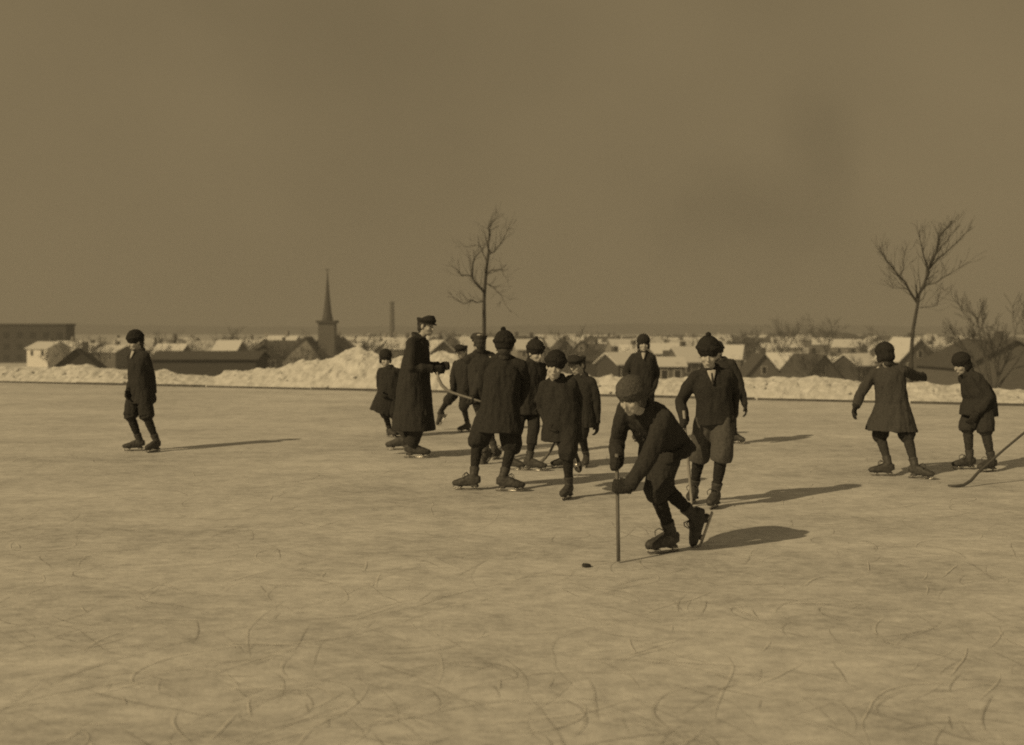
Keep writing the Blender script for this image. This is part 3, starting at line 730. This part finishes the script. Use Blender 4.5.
def hero_tree(trunk, limbs, D, rt, seed, label):
    rnd = random.Random(seed)
    b = at(trunk[0][0], trunk[0][1], D); zg = zt(b.x, b.y)-0.1
    o0 = Vector((b.x, b.y, zg)); root = empty('tree', o0); tag(root, label, 'tree', 'bare trees beyond the snow bank')
    pts = [o0.copy()]+[at(x, y, D) for x, y in trunk]
    S = Soup(); n = len(pts); S.tube([p-o0 for p in pts], [rt*1.25]+[rt*(1-0.35*i/(n-1)) for i in range(n-1)], 10)
    link_mesh('trunk', S.mesh('trunk'), M_bark, root, True)
    S = Soup()
    for pl, r0, sub in limbs:
        sg = rnd.choice((-1, 1)); P = []
        for i, (x, y) in enumerate(pl): P.append(at(x, y, D+(0.35*i*sg*rnd.uniform(.4, 1))))
        # subdivide and jitter
        Q = [P[0]]
        for a, b_ in zip(P, P[1:]):
            Q.append(a.lerp(b_, .5)+Vector((rnd.gauss(0, .03), rnd.gauss(0, .05), rnd.gauss(0, .03)))); Q.append(b_)
        rr = [max(0.006, 0.8*r0*(1-0.8*i/(len(Q)-1))) for i in range(len(Q))]
        S.tube([p-o0 for p in Q], rr, 6, False)
        for i in range(1, len(Q)):
            for _ in range(sub+1):
                a, b_ = Q[i-1], Q[i]; f = rnd.random(); dv = (b_-a).normalized()
                ax = dv.orthogonal().normalized(); ax.rotate(Matrix.Rotation(rnd.uniform(0, 6.283), 3, dv))
                nd = (dv*0.9+ax*rnd.uniform(.35, .95)+Vector((0, 0, 0.25))).normalized()
                grow(S, a.lerp(b_, f)-o0, nd, rnd.uniform(0.28, 0.62)*(1.2-0.7*i/len(Q)), rr[i]*0.40, 1, rnd, 0.5, 0.2, (1, 2), 0.0030, 0.18)
    link_mesh('crown', S.mesh('crown'), M_twig, root, False)
    return root
hero_tree([(484, 345), (484.2, 320), (484, 300), (485, 285), (486.5, 268), (489, 250)],
    [([(489, 252), (490, 235), (488, 228), (493, 222), (498, 216)], 0.04, 2), ([(484, 293), (477, 284), (471, 276), (462, 276), (452, 266)], 0.045, 2),
     ([(472, 277), (473, 262), (480, 252), (486, 243)], 0.03, 2), ([(484, 301), (472, 300), (464, 304), (452, 297)], 0.028, 2),
     ([(486, 276), (492, 270), (502, 269), (508, 280)], 0.035, 2), ([(486, 283), (494, 287), (501, 295), (511, 312)], 0.026, 2),
     ([(489, 254), (497, 248), (505, 236), (511, 228)], 0.03, 2), ([(487, 262), (480, 245), (467, 247)], 0.025, 2)],
    34.0, 0.060, 3, 'bare leafless young tree with crooked branches behind the middle group')
hero_tree([(911, 372), (911.5, 350), (913, 330), (917, 308), (918, 302)],
    [([(917.5, 303), (909, 290), (899, 276), (888, 262), (883, 254), (882, 246)], 0.04, 2), ([(917.5, 304), (922, 288), (928, 271), (935, 256), (939, 240), (945, 229), (951, 221)], 0.05, 3),
     ([(928, 272), (924, 257), (921, 243), (920, 230)], 0.026, 2), ([(930, 268), (944, 254), (958, 241), (971, 229)], 0.03, 3),
     ([(924, 289), (936, 283), (950, 274), (968, 262)], 0.022, 2), ([(920, 308), (930, 307), (938, 300), (941, 292)], 0.016, 1),
     ([(899, 277), (903, 262), (906, 248)], 0.018, 2), ([(936, 254), (947, 241), (958, 226)], 0.02, 2), ([(910, 291), (902, 288), (893, 288), (884, 280)], 0.014, 1)],
    27.5, 0.050, 8, 'bare leafless young tree with forked upright branches behind the boy in flared coat')

def tree_proto(seed, h, crown, dens):
    rnd = random.Random(seed); root = empty('tree')
    S = Soup(); th = h*0.3
    S.tube([(0, 0, -0.5), (0, 0, 0), (rnd.gauss(0, .08), 0, th*0.5), (rnd.gauss(0, .12), rnd.gauss(0, .1), th)], [h*0.026, h*0.022, h*0.018, h*0.016], 7)
    tp = S.v[-1].copy(); link_mesh('trunk', S.mesh('trunk'), M_bark, root, True)
    S2 = Soup(); c = Vector((0, 0, th*0.95))
    for i in range(dens):
        an = 2*math.pi*i/dens+rnd.uniform(-.3, .3); d = Vector((math.cos(an)*crown, math.sin(an)*crown, rnd.uniform(0.6, 1.3))).normalized()
        grow(S2, c, d, h*rnd.uniform(0.32, 0.48), h*0.011, 3, rnd, 0.7, 0.15, (3, 5), h*0.0016+0.006, 0.2)
    link_mesh('crown', S2.mesh('crown'), M_twig, root, False)
    return root
def copy_tree(o, parent=None):
    c = o.copy(); COL.objects.link(c)
    if parent: c.parent = parent
    for ch in list(o.children): copy_tree(ch, c)
    return c
protos = [tree_proto(21, 9.0, 0.8, 6), tree_proto(22, 11.0, 0.5, 6), tree_proto(23, 7.5, 1.0, 7)]
used = set()
kinds = ['spreading', 'tall narrow', 'low rounded']
def town_tree(px, D, kind, sc_, label, group='bare trees among the houses'):
    p = protos[kind]
    o = p if kind not in used else copy_tree(p)
    used.add(kind)
    x = (px-512)*D/F; o.location = (x, D, zt(x, D)); o.rotation_euler = (0, 0, random.uniform(0, 6.28)); o.scale = (sc_,)*3
    tag(o, label, 'tree', group); return o
near = [(88, 240, 0, 0.9, 'bare bushy tree beside the dark gabled house at the left'), (112, 300, 2, 1.0, 'low bare tree between two snowy roofs just left of the lone boy'),
        (165, 280, 1, 0.85, 'narrow bare tree rising behind the long dark shed, left end'), (233, 320, 1, 0.95, 'narrow bare tree behind the right end of the long dark shed'),
        (262, 230, 0, 0.85, 'spreading bare tree left of the church'), (281, 260, 2, 1.0, 'low dark bare tree against the church\'s left side'),
        (351, 150, 1, 0.5, 'thin bare sapling beside the tall snow mound right of the church'), (747, 240, 1, 0.9, 'narrow bare tree left of the dark gables'),
        (786, 330, 1, 1.25, 'tall bare tree standing above the left dark gable'), (802, 380, 0, 1.45, 'spreading bare tree on the horizon between the dark gables'),
        (826, 330, 1, 1.25, 'tall bare tree right above the right dark gable'), (868, 300, 0, 1.0, 'spreading bare tree left of the boy in flared coat'),
        (942, 170, 0, 0.95, 'bare tree between the snowy wide gable and the dark gable at the right edge'), (992, 95, 1, 1.02, 'bushy bare tree at the right edge in front of the dark gable'),]
for a in near: town_tree(*a)
rt_ = random.Random(77)
for i in range(44):
    px = rt_.uniform(80, 1000); D = rt_.uniform(140, 260)
    town_tree(px, D, rt_.randint(0, 2), rt_.uniform(0.45, 0.8), 'small bare garden tree among the nearer houses', 'bare garden trees')
for i in range(46):
    px = rt_.uniform(18, 1010); D = rt_.uniform(300, 900)
    if px < 300: D = rt_.uniform(260, 420)
    town_tree(px, D, rt_.randint(0, 2), (rt_.uniform(0.45, 0.75) if px < 300 else rt_.uniform(0.6, 1.0)*(1+D/4000)), 'bare grey tree far off among the snowy roofs', 'far bare trees')

# ------------------------------------------------------------------ houses
M_wall = {v: mat('house_wall', v*1.15+0.012, 0.9, 0.15, 3.0, 0.1, stretch=(0.3, 0.3, 6)) for v in (0.05, 0.10, 0.2, 0.34, 0.6)}
M_dkroof = mat('dark_shingle', 0.085, 0.9, 0.3, 4, 0.1, stretch=(1, 1, 4)); M_brick = mat('brick', 0.11, 0.9, 0.3, 6, 0.1)
M_trim = mat('painted_trim', 0.4, 0.8, 0.1, 5)
def house(px0, px1, ry, ey, D, facing, roof, wall, label, rot=0.0, depth=None, win=2, chim=True, name='house', cat='house', group='houses of the town'):
    W = (px1-px0)*D/F; cx = ((px0+px1)/2-512)*D/F
    zr = EYE-(ry-HZ)*D/F; ze = EYE-(ey-HZ)*D/F; L = depth or max(6.0, W*0.95)
    yc = D+L*0.5 if facing == 'side' else D+L*0.5
    zg = zt(cx, yc)-0.3
    if ze-zg < 2.2: ze = zg+2.2
    if zr < ze+0.8: zr = ze+0.8
    root = empty(name, (cx, yc, zg), R(rot)); tag(root, label, cat, group)
    he, hr = ze-zg, zr-zg
    if facing == 'gable': w, l = W/2, L/2           # ridge along y, gable to the camera
    else: w, l = L/2, W/2                           # ridge along x
    T = Matrix.Identity(3) if facing == 'gable' else Matrix.Rotation(R(90), 3, 'Z')
    def t(p): return T @ Vector(p)
    S = Soup(); S.v = [t(p) for p in ((-w, -l, 0), (w, -l, 0), (w, -l, he), (0, -l, hr-.02), (-w, -l, he), (-w, l, 0), (w, l, 0), (w, l, he), (0, l, hr-.02), (-w, l, he))]
    S.f = [(0, 1, 2, 3, 4), (9, 8, 7, 6, 5), (1, 6, 7, 2), (5, 0, 4, 9), (4, 3, 8, 9), (2, 7, 8, 3)]
    link_mesh('wall', S.mesh('wall'), M_wall[wall], root)
    ov = 0.45; th = 0.22 if roof == 'snow' else 0.14; sl = (hr-he)/w
    S = Soup()
    for q in (-1, 1):
        xe = q*(w+ov); zee = he-sl*ov
        pr = [(0, hr+0.03), (xe, zee+0.03), (xe, zee+th), (0, hr+th+0.02)]
        b0 = len(S.v)
        for yy in (-l-ov, l+ov): S.v += [t((x_, yy, z_)) for x_, z_ in pr]
        f = [(0, 1, 2, 3), (7, 6, 5, 4), (1, 5, 6, 2), (2, 6, 7, 3), (0, 4, 5, 1), (3, 7, 4, 0)]
        S.f += [tuple(b0+i for i in (ff if q > 0 else ff[::-1])) for ff in f]
    ro = link_mesh('roof', S.mesh('roof'), M_snowroof if roof == 'snow' else M_dkroof, root)
    if chim:
        S = Soup(); c = t((w*0.25, l*0.1, 0)); S.box((c.x-.4, c.y-.4, hr-sl*w*.3-.3), (c.x+.4, c.y+.4, hr+1.1)); link_mesh('chimney', S.mesh('chimney'), M_brick, ro)
    # windows on the wall that faces the camera
    fy = -l if facing == 'gable' else -w; half = w if facing == 'gable' else l
    nf = max(1, int((he-0.6)/2.9))
    for fl in range(nf):
        for i in range(win):
            x_ = -half+(i+0.5)*2*half/win; z0 = he-1.95-2.8*fl
            if z0 < 0.7: continue
            S = Soup(); S.box((x_-.55, fy-.06, z0-.1), (x_+.55, fy+.02, z0+1.5)); wo = link_mesh('window', S.mesh('window'), M_trim, root)
            S = Soup(); S.box((x_-.42, fy-.075, z0+.02), (x_+.42, fy-.02, z0+1.38)); link_mesh('pane', S.mesh('pane'), M_glass, wo)
    if facing == 'gable' and hr-he > 2.5 and win:
        z0 = he+0.4; S = Soup(); S.box((-.5, fy-.06, z0-.1), (.5, fy+.02, z0+1.3)); wo = link_mesh('window', S.mesh('window'), M_trim, root)
        S = Soup(); S.box((-.38, fy-.075, z0), (.38, fy-.02, z0+1.2)); link_mesh('pane', S.mesh('pane'), M_glass, wo)
    return root
H_ = [
 (28, 58, 342.5, 348.5, 300, 'side', 'snow', 0.6, 'white walled house with dark windows, far left under the flat roofed block', 3),
 (50, 93, 349.5, 368, 165, 'gable', 'dark', 0.05, 'low dark gabled house in front of the white house, left', 12),
 (75, 99, 344, 354, 320, 'side', 'snow', 0.2, 'house with snowy roof just right of the dark gable at the left', -5),
 (96, 126, 346, 352, 280, 'side', 'snow', 0.10, 'dark walled house with thin snowy roof left of the lone boy', 0),
 (152, 184, 345, 357, 230, 'side', 'snow', 0.10, 'snow roofed house right of the lone boy, above the long dark shed', 8),
 (185, 208, 341.5, 352, 320, 'side', 'snow', 0.2, 'snow roofed house behind the middle of the long dark shed', -6),
 (214, 240, 341, 352, 300, 'side', 'snow', 0.10, 'snow roofed house behind the right end of the long dark shed', 5),
 (238, 276, 345, 358, 220, 'gable', 'dark', 0.05, 'dark gabled house between the long shed and the church', 20),
 (262, 298, 341, 350, 330, 'side', 'dark', 0.10, 'dark roofed house behind the gable left of the church', 0),
 (424, 450, 341, 352, 240, 'gable', 'snow', 0.10, 'snow roofed house right of the man in overcoat', 25),
 (464, 494, 342, 354, 220, 'side', 'snow', 0.2, 'snow roofed house at the foot of the crooked bare tree', 0),
 (514, 541, 340, 349, 300, 'side', 'snow', 0.2, 'snow roofed house right of the broad boy\'s bobble cap', -4),
 (552, 573, 341, 352, 260, 'gable', 'dark', 0.10, 'dark gabled house above the smiling boy, left one of a pair', 15),
 (573, 594, 341, 352, 290, 'gable', 'dark', 0.10, 'dark gabled house above the smiling boy, right one of a pair', -12),
 (582, 607, 353, 360, 170, 'side', 'dark', 0.05, 'square dark house behind the right edge of the middle group', 0),
 (607, 634, 354, 364, 165, 'side', 'snow', 0.05, 'dark walled snow roofed house left of the boy behind the bending boy', 28),
 (610, 634, 340, 349, 270, 'side', 'snow', 0.2, 'upper snow roofed house above the dark walled house', 0),
 (620, 648, 346, 355, 225, 'side', 'snow', 0.34, 'lower snow roofed house directly above the dark walled house', -8),
 (654, 684, 344, 353, 260, 'side', 'snow', 0.2, 'snow roofed house between the two boys behind the bending boy', 5),
 (674, 704, 348, 361, 190, 'side', 'snow', 0.10, 'large snowy roof left of the grey knickered boy\'s bobble cap', -3),
 (658, 684, 359, 366, 150, 'side', 'snow', 0.10, 'low snow roofed house left of the grey knickered boy\'s shoulder', 0),
 (720, 745, 346, 358, 230, 'side', 'snow', 0.10, 'snow roofed house right of the grey knickered boy\'s cap', 0),
 (744, 782, 354.5, 377, 185, 'gable', 'dark', 0.10, 'steep dark gabled house, left of the two facing gables', 4),
 (768, 804, 354, 369, 215, 'side', 'snow', 0.2, 'snowy roof between the two steep dark gables', 0),
 (792, 838, 355, 377, 180, 'gable', 'dark', 0.10, 'steep dark gabled house, right of the two facing gables', 24),
 (822, 856, 358, 371, 205, 'side', 'snow', 0.2, 'snowy roof right of the two steep dark gables', 0),
 (846, 876, 355, 365, 195, 'side', 'snow', 0.05, 'dark house with snowy eave left of the boy in flared coat', 12),
 (836, 864, 340, 347, 340, 'side', 'snow', 0.2, 'distant snow roofed house above the snowy eave at the right', 0),
 (892, 938, 339, 360, 190, 'gable', 'snow', 0.10, 'snow roofed house with wide gable behind the forked bare tree', 14),
 (926, 952, 346, 356, 230, 'side', 'snow', 0.05, 'dark house with snowy roof right of the wide gable', 0),
 (957, 1066, 341, 367, 125, 'gable', 'dark', 0.10, 'large dark gabled house at the right edge behind the rightmost boy', 4)]
for h in H_: house(*h[:9], rot=h[9]+(random.choice((-1, 1))*random.uniform(12, 34) if h[5] == 'side' and h[4] > 180 else 0), win=(0 if h[0] in (957, 50, 582, 656) else 2))
house(152, 256, 352.5, 359, 150, 'side', 'dark', 0.05, 'long low dark shed behind the snow bank, right of the lone boy', rot=0, depth=7, win=0, chim=False, name='shed', cat='shed', group=None)
# flat roofed block at the far left
D = 350; x0 = (-40-512)*D/F; x1 = (66-512)*D/F; zT = EYE-(323.5-HZ)*D/F; zg = zt(x0, D)-.5
root = empty('factory_building', ((x0+x1)/2, D+3.5, zg)); tag(root, 'big dark flat roofed block standing highest at the far left', 'building')
w = (x1-x0)/2; S = Soup(); S.box((-w, -3.5, 0), (w, 3.5, zT-zg-0.6)); link_mesh('wall', S.mesh('wall'), M_wall[0.05], root)
S = Soup(); S.box((-w-.3, -3.8, zT-zg-0.598), (w+.3, 3.8, zT-zg)); link_mesh('roof', S.mesh('roof'), M_dkroof, root)
for fl in range(3):
    for i in range(8):
        x_ = -w+(i+.5)*2*w/8; z0 = 1.2+fl*3.6
        S = Soup(); S.box((x_-.9, -3.55, z0), (x_+.9, -3.45, z0+1.9)); link_mesh('window', S.mesh('window'), M_glass, root)
# church
D = 300; cx = (327.5-512)*D/F; zg = zt(cx, D)-.5
def zc(py): return EYE-(py-HZ)*D/F-zg
pm = D/F
root = empty('church', (cx, D, zg)); tag(root, 'church with a tall thin spire above its dark roof', 'church')
S = Soup(); tw = 8.0*pm; S.box((-tw, -tw, 0), (tw, tw, zc(323))); tow = link_mesh('tower', S.mesh('tower'), M_wall[0.10], root)
S = Soup(); S.box((-tw-.5, -tw-.5, zc(323)+.003), (tw+.5, tw+.5, zc(320.5))); link_mesh('cornice', S.mesh('cornice'), M_wall[0.05], tow)
S = Soup(); S.loft([Vector((0, 0, zc(320.5)+.004)), Vector((0, 0, zc(312))), Vector((0, 0, zc(295))), Vector((0, 0, zc(272)))], [(5.6*pm, 5.6*pm), (4.0*pm, 4.0*pm), (2.2*pm, 2.2*pm), (.12, .12)], (1, 0, 0), 8)
sp = link_mesh('spire', S.mesh('spire'), M_dkroof, root)
S = Soup(); S.box((-.1, -.1, zc(272)-.1), (.1, .1, zc(268.5))); S.box((-.6, -.08, zc(270)), (.6, .08, zc(270)+.2)); link_mesh('cross', S.mesh('cross'), M_dkroof, sp)
# nave: gable turned to the camera, left of the tower, slope running down to the right
def nave(nm, xa, xb, ridge_px, ry, ey, ya, yb, wm, rm):
    xl, xr, xm = (xa-327.5)*pm, (xb-327.5)*pm, (ridge_px-327.5)*pm
    S = Soup(); S.v = [Vector(p) for y in (ya, yb) for p in ((xl, y, 0), (xr, y, 0), (xr, y, zc(ey)), (xm, y, zc(ry)), (xl, y, zc(ey)))]
    S.f = [(0, 1, 2, 3, 4), (9, 8, 7, 6, 5), (1, 6, 7, 2), (5, 0, 4, 9), (4, 3, 8, 9), (2, 7, 8, 3)]
    wo = link_mesh(nm, S.mesh(nm), wm, root)
    S = Soup(); zo = .05
    for (xe, q) in ((xl, -1), (xr, 1)):
        xe2 = xe+q*.5; sl = (zc(ry)-zc(ey))/abs(xm-xe); z2 = zc(ey)-sl*.5
        b0 = len(S.v)
        for y in (ya-.5, yb+.5): S.v += [Vector(p) for p in ((xm, y, zc(ry)+zo), (xe2, y, z2+zo), (xe2, y, z2+.35), (xm, y, zc(ry)+.35))]
        f = [(0, 1, 2, 3), (7, 6, 5, 4), (1, 5, 6, 2), (2, 6, 7, 3), (0, 4, 5, 1), (3, 7, 4, 0)]
        S.f += [tuple(b0+i for i in (ff if q > 0 else ff[::-1])) for ff in f]
    link_mesh('roof', S.mesh('roof'), rm, wo)
nave('nave', 290, 352, 322, 336, 360, 5.0, 26, M_wall[0.10], M_dkroof)
nave('porch_wing', 284, 324, 309, 338, 359, -6, 4.4, M_wall[0.2], M_dkroof)
# smokestack
D = 700; cx = (392-512)*D/F; zg = zt(cx, D)-.3
zt_ = EYE-(301.5-HZ)*D/F-zg
root = empty('smokestack', (cx, D, zg)); tag(root, 'tall thin dark factory smokestack between the church and the man', 'smokestack')
S = Soup(); S.loft([Vector((0, 0, 0)), Vector((0, 0, zt_*.5)), Vector((0, 0, zt_-1))], [(1.9, 1.9), (1.6, 1.6), (1.35, 1.35)], (1, 0, 0), 16); link_mesh('shaft', S.mesh('shaft'), M_brick, root, False)
S = Soup(); S.loft([Vector((0, 0, zt_-.998)), Vector((0, 0, zt_-.5)), Vector((0, 0, zt_))], [(1.4, 1.4), (1.7, 1.7), (1.6, 1.6)], (1, 0, 0), 16); link_mesh('cap', S.mesh('cap'), M_brick, root)

# far small houses: one mesh each (a few pixels)
def small_house(wm, rm):
    S = Soup(); S.v = [Vector(p) for p in ((-4, -3.5, 0), (4, -3.5, 0), (4, 3.5, 0), (-4, 3.5, 0), (-4, -3.5, 4), (4, -3.5, 4), (4, 3.5, 4), (-4, 3.5, 4), (-4.4, 0, 7), (4.4, 0, 7), (-4.4, -4.1, 3.9), (4.4, -4.1, 3.9), (4.4, 4.1, 3.9), (-4.4, 4.1, 3.9), (-4, 0, 6.6), (4, 0, 6.6))]
    S.f = [(0, 1, 5, 4), (1, 2, 6, 15, 5), (2, 3, 7, 6), (3, 0, 4, 14, 7), (10, 11, 9, 8), (12, 13, 8, 9)]
    S.box((0.6, -.4, 6.2), (1.4, .4, 8.2))
    me = S.mesh('house'); me.materials.append(wm); me.materials.append(rm)
    for i, p in enumerate(me.polygons): p.material_index = 1 if i in (4, 5) else 0
    return me
sm = [small_house(M_wall[0.10], M_snowroof), small_house(M_wall[0.2], M_snowroof), small_house(M_wall[0.05], M_dkroof), small_house(M_wall[0.34], M_snowroof)]
labs = ['tiny distant house with a dark wall and snowy roof in the far town', 'tiny distant house with a grey wall and snowy roof in the far town', 'tiny distant house with a dark roof in the far town', 'tiny distant pale house with a snowy roof in the far town']
for i in range(215):
    ki = rt_.choice((0, 0, 1, 1, 2, 3)); D = 330+700*rt_.random()**1.4; px = rt_.uniform(10, 1014)
    if px < 300 and D > 560: continue
    x = (px-512)*D/F; o = bpy.data.objects.new('house', sm[ki]); COL.objects.link(o)
    o.location = (x, D, zt(x, D)-.2); o.rotation_euler = (0, 0, rt_.uniform(-.5, .5)+(math.pi/2 if rt_.random() < .35 else 0)); s_ = rt_.uniform(.85, 1.3); o.scale = (s_, s_, s_)
    tag(o, labs[ki], 'house', 'far '+('dark roofed' if ki == 2 else 'snow roofed')+' houses')

# far woods and hills
M_wood_far = mat('bare_woods', 0.07, 1.0, 0.4, 0.02, 0.05); M_hill = mat('wooded_hill', 0.06, 1.0, 0.35, 0.006, 0.05)
def woods(px0, px1, D, h, seed, label):
    S = Soup(); rnd = random.Random(seed); n = int((px1-px0)*1.5)
    for r_, (dy, hf) in enumerate(((0, 0.0), (0, 0.85), (D*0.012, 1.0), (D*0.06, 0.9), (D*0.07, 0.0))):
        for i in range(n+1):
            px = px0+(px1-px0)*i/n; x = (px-512)*D/F
            e = min(1, i/6, (n-i)/6)
            hh = h*e*hf*(0.75+0.5*noise.noise(Vector((x*0.03, seed, r_*.3)))+0.35*noise.noise(Vector((x*0.15, seed, r_))))
            S.v.append(Vector((x, D+dy, zt(x, D+dy)-.3+max(0, hh))))
    for r_ in range(4):
        for i in range(n):
            a = r_*(n+1)+i; S.f.append((a, a+1, a+n+2, a+n+1))
    o = link_mesh('woods', S.mesh('woods'), M_wood_far, None, True); tag(o, label, 'woods', None, 'stuff')
woods(405, 620, 1100, 7, 1, 'far dark belt of woods across the middle of the plain')
woods(600, 1060, 1000, 9, 2, 'far dark belt of woods beyond the houses at the right')
woods(700, 900, 760, 10, 4, 'dark grove of distant trees behind the two steep gables')
S = Soup(); n = 260
for r_, (D, f) in enumerate(((2500, 0.0), (2650, 0.7), (2800, 1.0), (3400, 0.9))):
    for i in range(n+1):
        a = R(-48+96*i/n); x = D*math.tan(a)*0.9
        h = 15+10*noise.noise(Vector((x*0.0012, 5, 0)))+6*noise.noise(Vector((x*0.005, 2, r_)))+3*noise.noise(Vector((x*0.03, 2, r_)))
        S.v.append(Vector((x, D, -14.5+max(0, h*f+7*f))))
for r_ in range(3):
    for i in range(n):
        a = r_*(n+1)+i; S.f.append((a, a+1, a+n+2, a+n+1))
o = link_mesh('hills', S.mesh('hills'), M_hill, None, True); o['kind'] = 'structure'

# ------------------------------------------------------------------ haze
HAZE = True
if HAZE:
    S = Soup(); S.box((-4900, -70, -18), (4900, 4750, 46))
    hz = link_mesh('haze', S.mesh('haze')); hz['kind'] = 'stuff'; tag(hz, 'thin winter haze over the town and plain', 'haze')
    m = bpy.data.materials.new('haze_air'); m.use_nodes = True; nt = m.node_tree; nt.nodes.clear()
    out = nt.nodes.new('ShaderNodeOutputMaterial'); pv = nt.nodes.new('ShaderNodeVolumePrincipled')
    pv.inputs['Color'].default_value = (0.44, 0.44, 0.44, 1); pv.inputs['Density'].default_value = 0.0007; pv.inputs['Anisotropy'].default_value = 0.0
    nt.links.new(pv.outputs['Volume'], out.inputs['Volume']); hz.data.materials.append(m)

# ------------------------------------------------------------------ light
TINT = (1.0, 0.758, 0.405)
EL, AZ = R(33.5), Vector((0.77, 0.64, 0)).normalized()
sd_ = bpy.data.lights.new('sun', 'SUN'); so_ = bpy.data.objects.new('sun', sd_); COL.objects.link(so_)
sd_.energy = 2.85; sd_.angle = R(0.6); sd_.color = TINT
dirv = Vector((AZ.x*math.cos(EL), AZ.y*math.cos(EL), -math.sin(EL)))
so_.rotation_euler = dirv.to_track_quat('-Z', 'Y').to_euler(); so_.location = (-20, -15, 30)
wd = bpy.data.worlds.new('World'); sc.world = wd; wd.use_nodes = True
nt = wd.node_tree; bg = nt.nodes['Background']
sky = nt.nodes.new('ShaderNodeTexSky'); sky.sky_type = 'NISHITA'; sky.sun_disc = False; sky.sun_elevation = EL; sky.sun_rotation = math.atan2(-AZ.x, -AZ.y)
sky.air_density = 1.0; sky.dust_density = 2.0; sky.ozone_density = 1.0
bw = nt.nodes.new('ShaderNodeRGBToBW'); nt.links.new(sky.outputs['Color'], bw.inputs['Color'])
# old orthochromatic plate: an even grey sky with faint smoke drifting through it
tc = nt.nodes.new('ShaderNodeTexCoord'); nz = nt.nodes.new('ShaderNodeTexNoise'); nz.inputs['Scale'].default_value = 3.2; nz.inputs['Detail'].default_value = 5
nt.links.new(tc.outputs['Generated'], nz.inputs['Vector'])
mr = nt.nodes.new('ShaderNodeMapRange'); mr.inputs['From Min'].default_value = 0.3; mr.inputs['From Max'].default_value = 0.7; mr.inputs['To Min'].default_value = 1.72; mr.inputs['To Max'].default_value = 2.12
nt.links.new(nz.outputs['Fac'], mr.inputs['Value'])
pw = nt.nodes.new('ShaderNodeMath'); pw.operation = 'POWER'; pw.inputs[1].default_value = 0.04; nt.links.new(bw.outputs['Val'], pw.inputs[0])
mu = nt.nodes.new('ShaderNodeMath'); mu.operation = 'MULTIPLY'; nt.links.new(pw.outputs[0], mu.inputs[0]); nt.links.new(mr.outputs['Result'], mu.inputs[1])
def smoke(px, py, rad, strength, stretch):
    d = (at(px, py, 1.0)-Vector((0, 0, EYE))).normalized()
    n2 = nt.nodes.new('ShaderNodeTexNoise'); n2.inputs['Scale'].default_value = 9.0; n2.inputs['Detail'].default_value = 4; nt.links.new(tc.outputs['Generated'], n2.inputs['Vector'])
    ds = nt.nodes.new('ShaderNodeVectorMath'); ds.operation = 'MULTIPLY_ADD'; ds.inputs[1].default_value = (.11, .11, .11); nt.links.new(n2.outputs['Color'], ds.inputs[0]); nt.links.new(tc.outputs['Generated'], ds.inputs[2])
    sb_ = nt.nodes.new('ShaderNodeVectorMath'); sb_.operation = 'SUBTRACT'; sb_.inputs[1].default_value = d+Vector((.055, .055, .055)); nt.links.new(ds.outputs['Vector'], sb_.inputs[0])
    sc_ = nt.nodes.new('ShaderNodeVectorMath'); sc_.operation = 'MULTIPLY'; sc_.inputs[1].default_value = stretch; nt.links.new(sb_.outputs['Vector'], sc_.inputs[0])
    ln = nt.nodes.new('ShaderNodeVectorMath'); ln.operation = 'LENGTH'; nt.links.new(sc_.outputs['Vector'], ln.inputs[0])
    m2 = nt.nodes.new('ShaderNodeMapRange'); m2.interpolation_type = 'SMOOTHSTEP'; m2.inputs['From Min'].default_value = 0.0; m2.inputs['From Max'].default_value = rad; m2.inputs['To Min'].default_value = 1-strength; m2.inputs['To Max'].default_value = 1.0
    nt.links.new(ln.outputs['Value'], m2.inputs['Value']); return m2.outputs['Result']
tot = mu.outputs[0]
for a_ in ((818, 140, 0.055, 0.13, (1, 1, 0.6)), (745, 218, 0.075, 0.14, (0.6, 1, 1.2)), (260, 120, 0.35, 0.05, (1, 1, 1))):
    mm = nt.nodes.new('ShaderNodeMath'); mm.operation = 'MULTIPLY'; nt.links.new(tot, mm.inputs[0]); nt.links.new(smoke(*a_), mm.inputs[1]); tot = mm.outputs[0]
cm = nt.nodes.new('ShaderNodeVectorMath'); cm.operation = 'SCALE'; cm.inputs[0].default_value = TINT; nt.links.new(tot, cm.inputs['Scale'])
nt.links.new(cm.outputs['Vector'], bg.inputs['Color']); bg.inputs['Strength'].default_value = 0.10

vs = sc.view_settings; sc.display_settings.display_device = 'sRGB'
vs.view_transform = 'Standard'; vs.look = 'None'; vs.exposure = 0.0; vs.gamma = 1.0; vs.use_curve_mapping = False
sc.render.engine = 'CYCLES'; sc.cycles.use_denoising = False; sc.cycles.filter_width = 1.9; sc.cycles.sample_clamp_direct = 4.0; sc.cycles.sample_clamp_indirect = 2.0
sc.cycles.max_bounces = 6; sc.cycles.volume_bounces = 1; sc.cycles.diffuse_bounces = 3
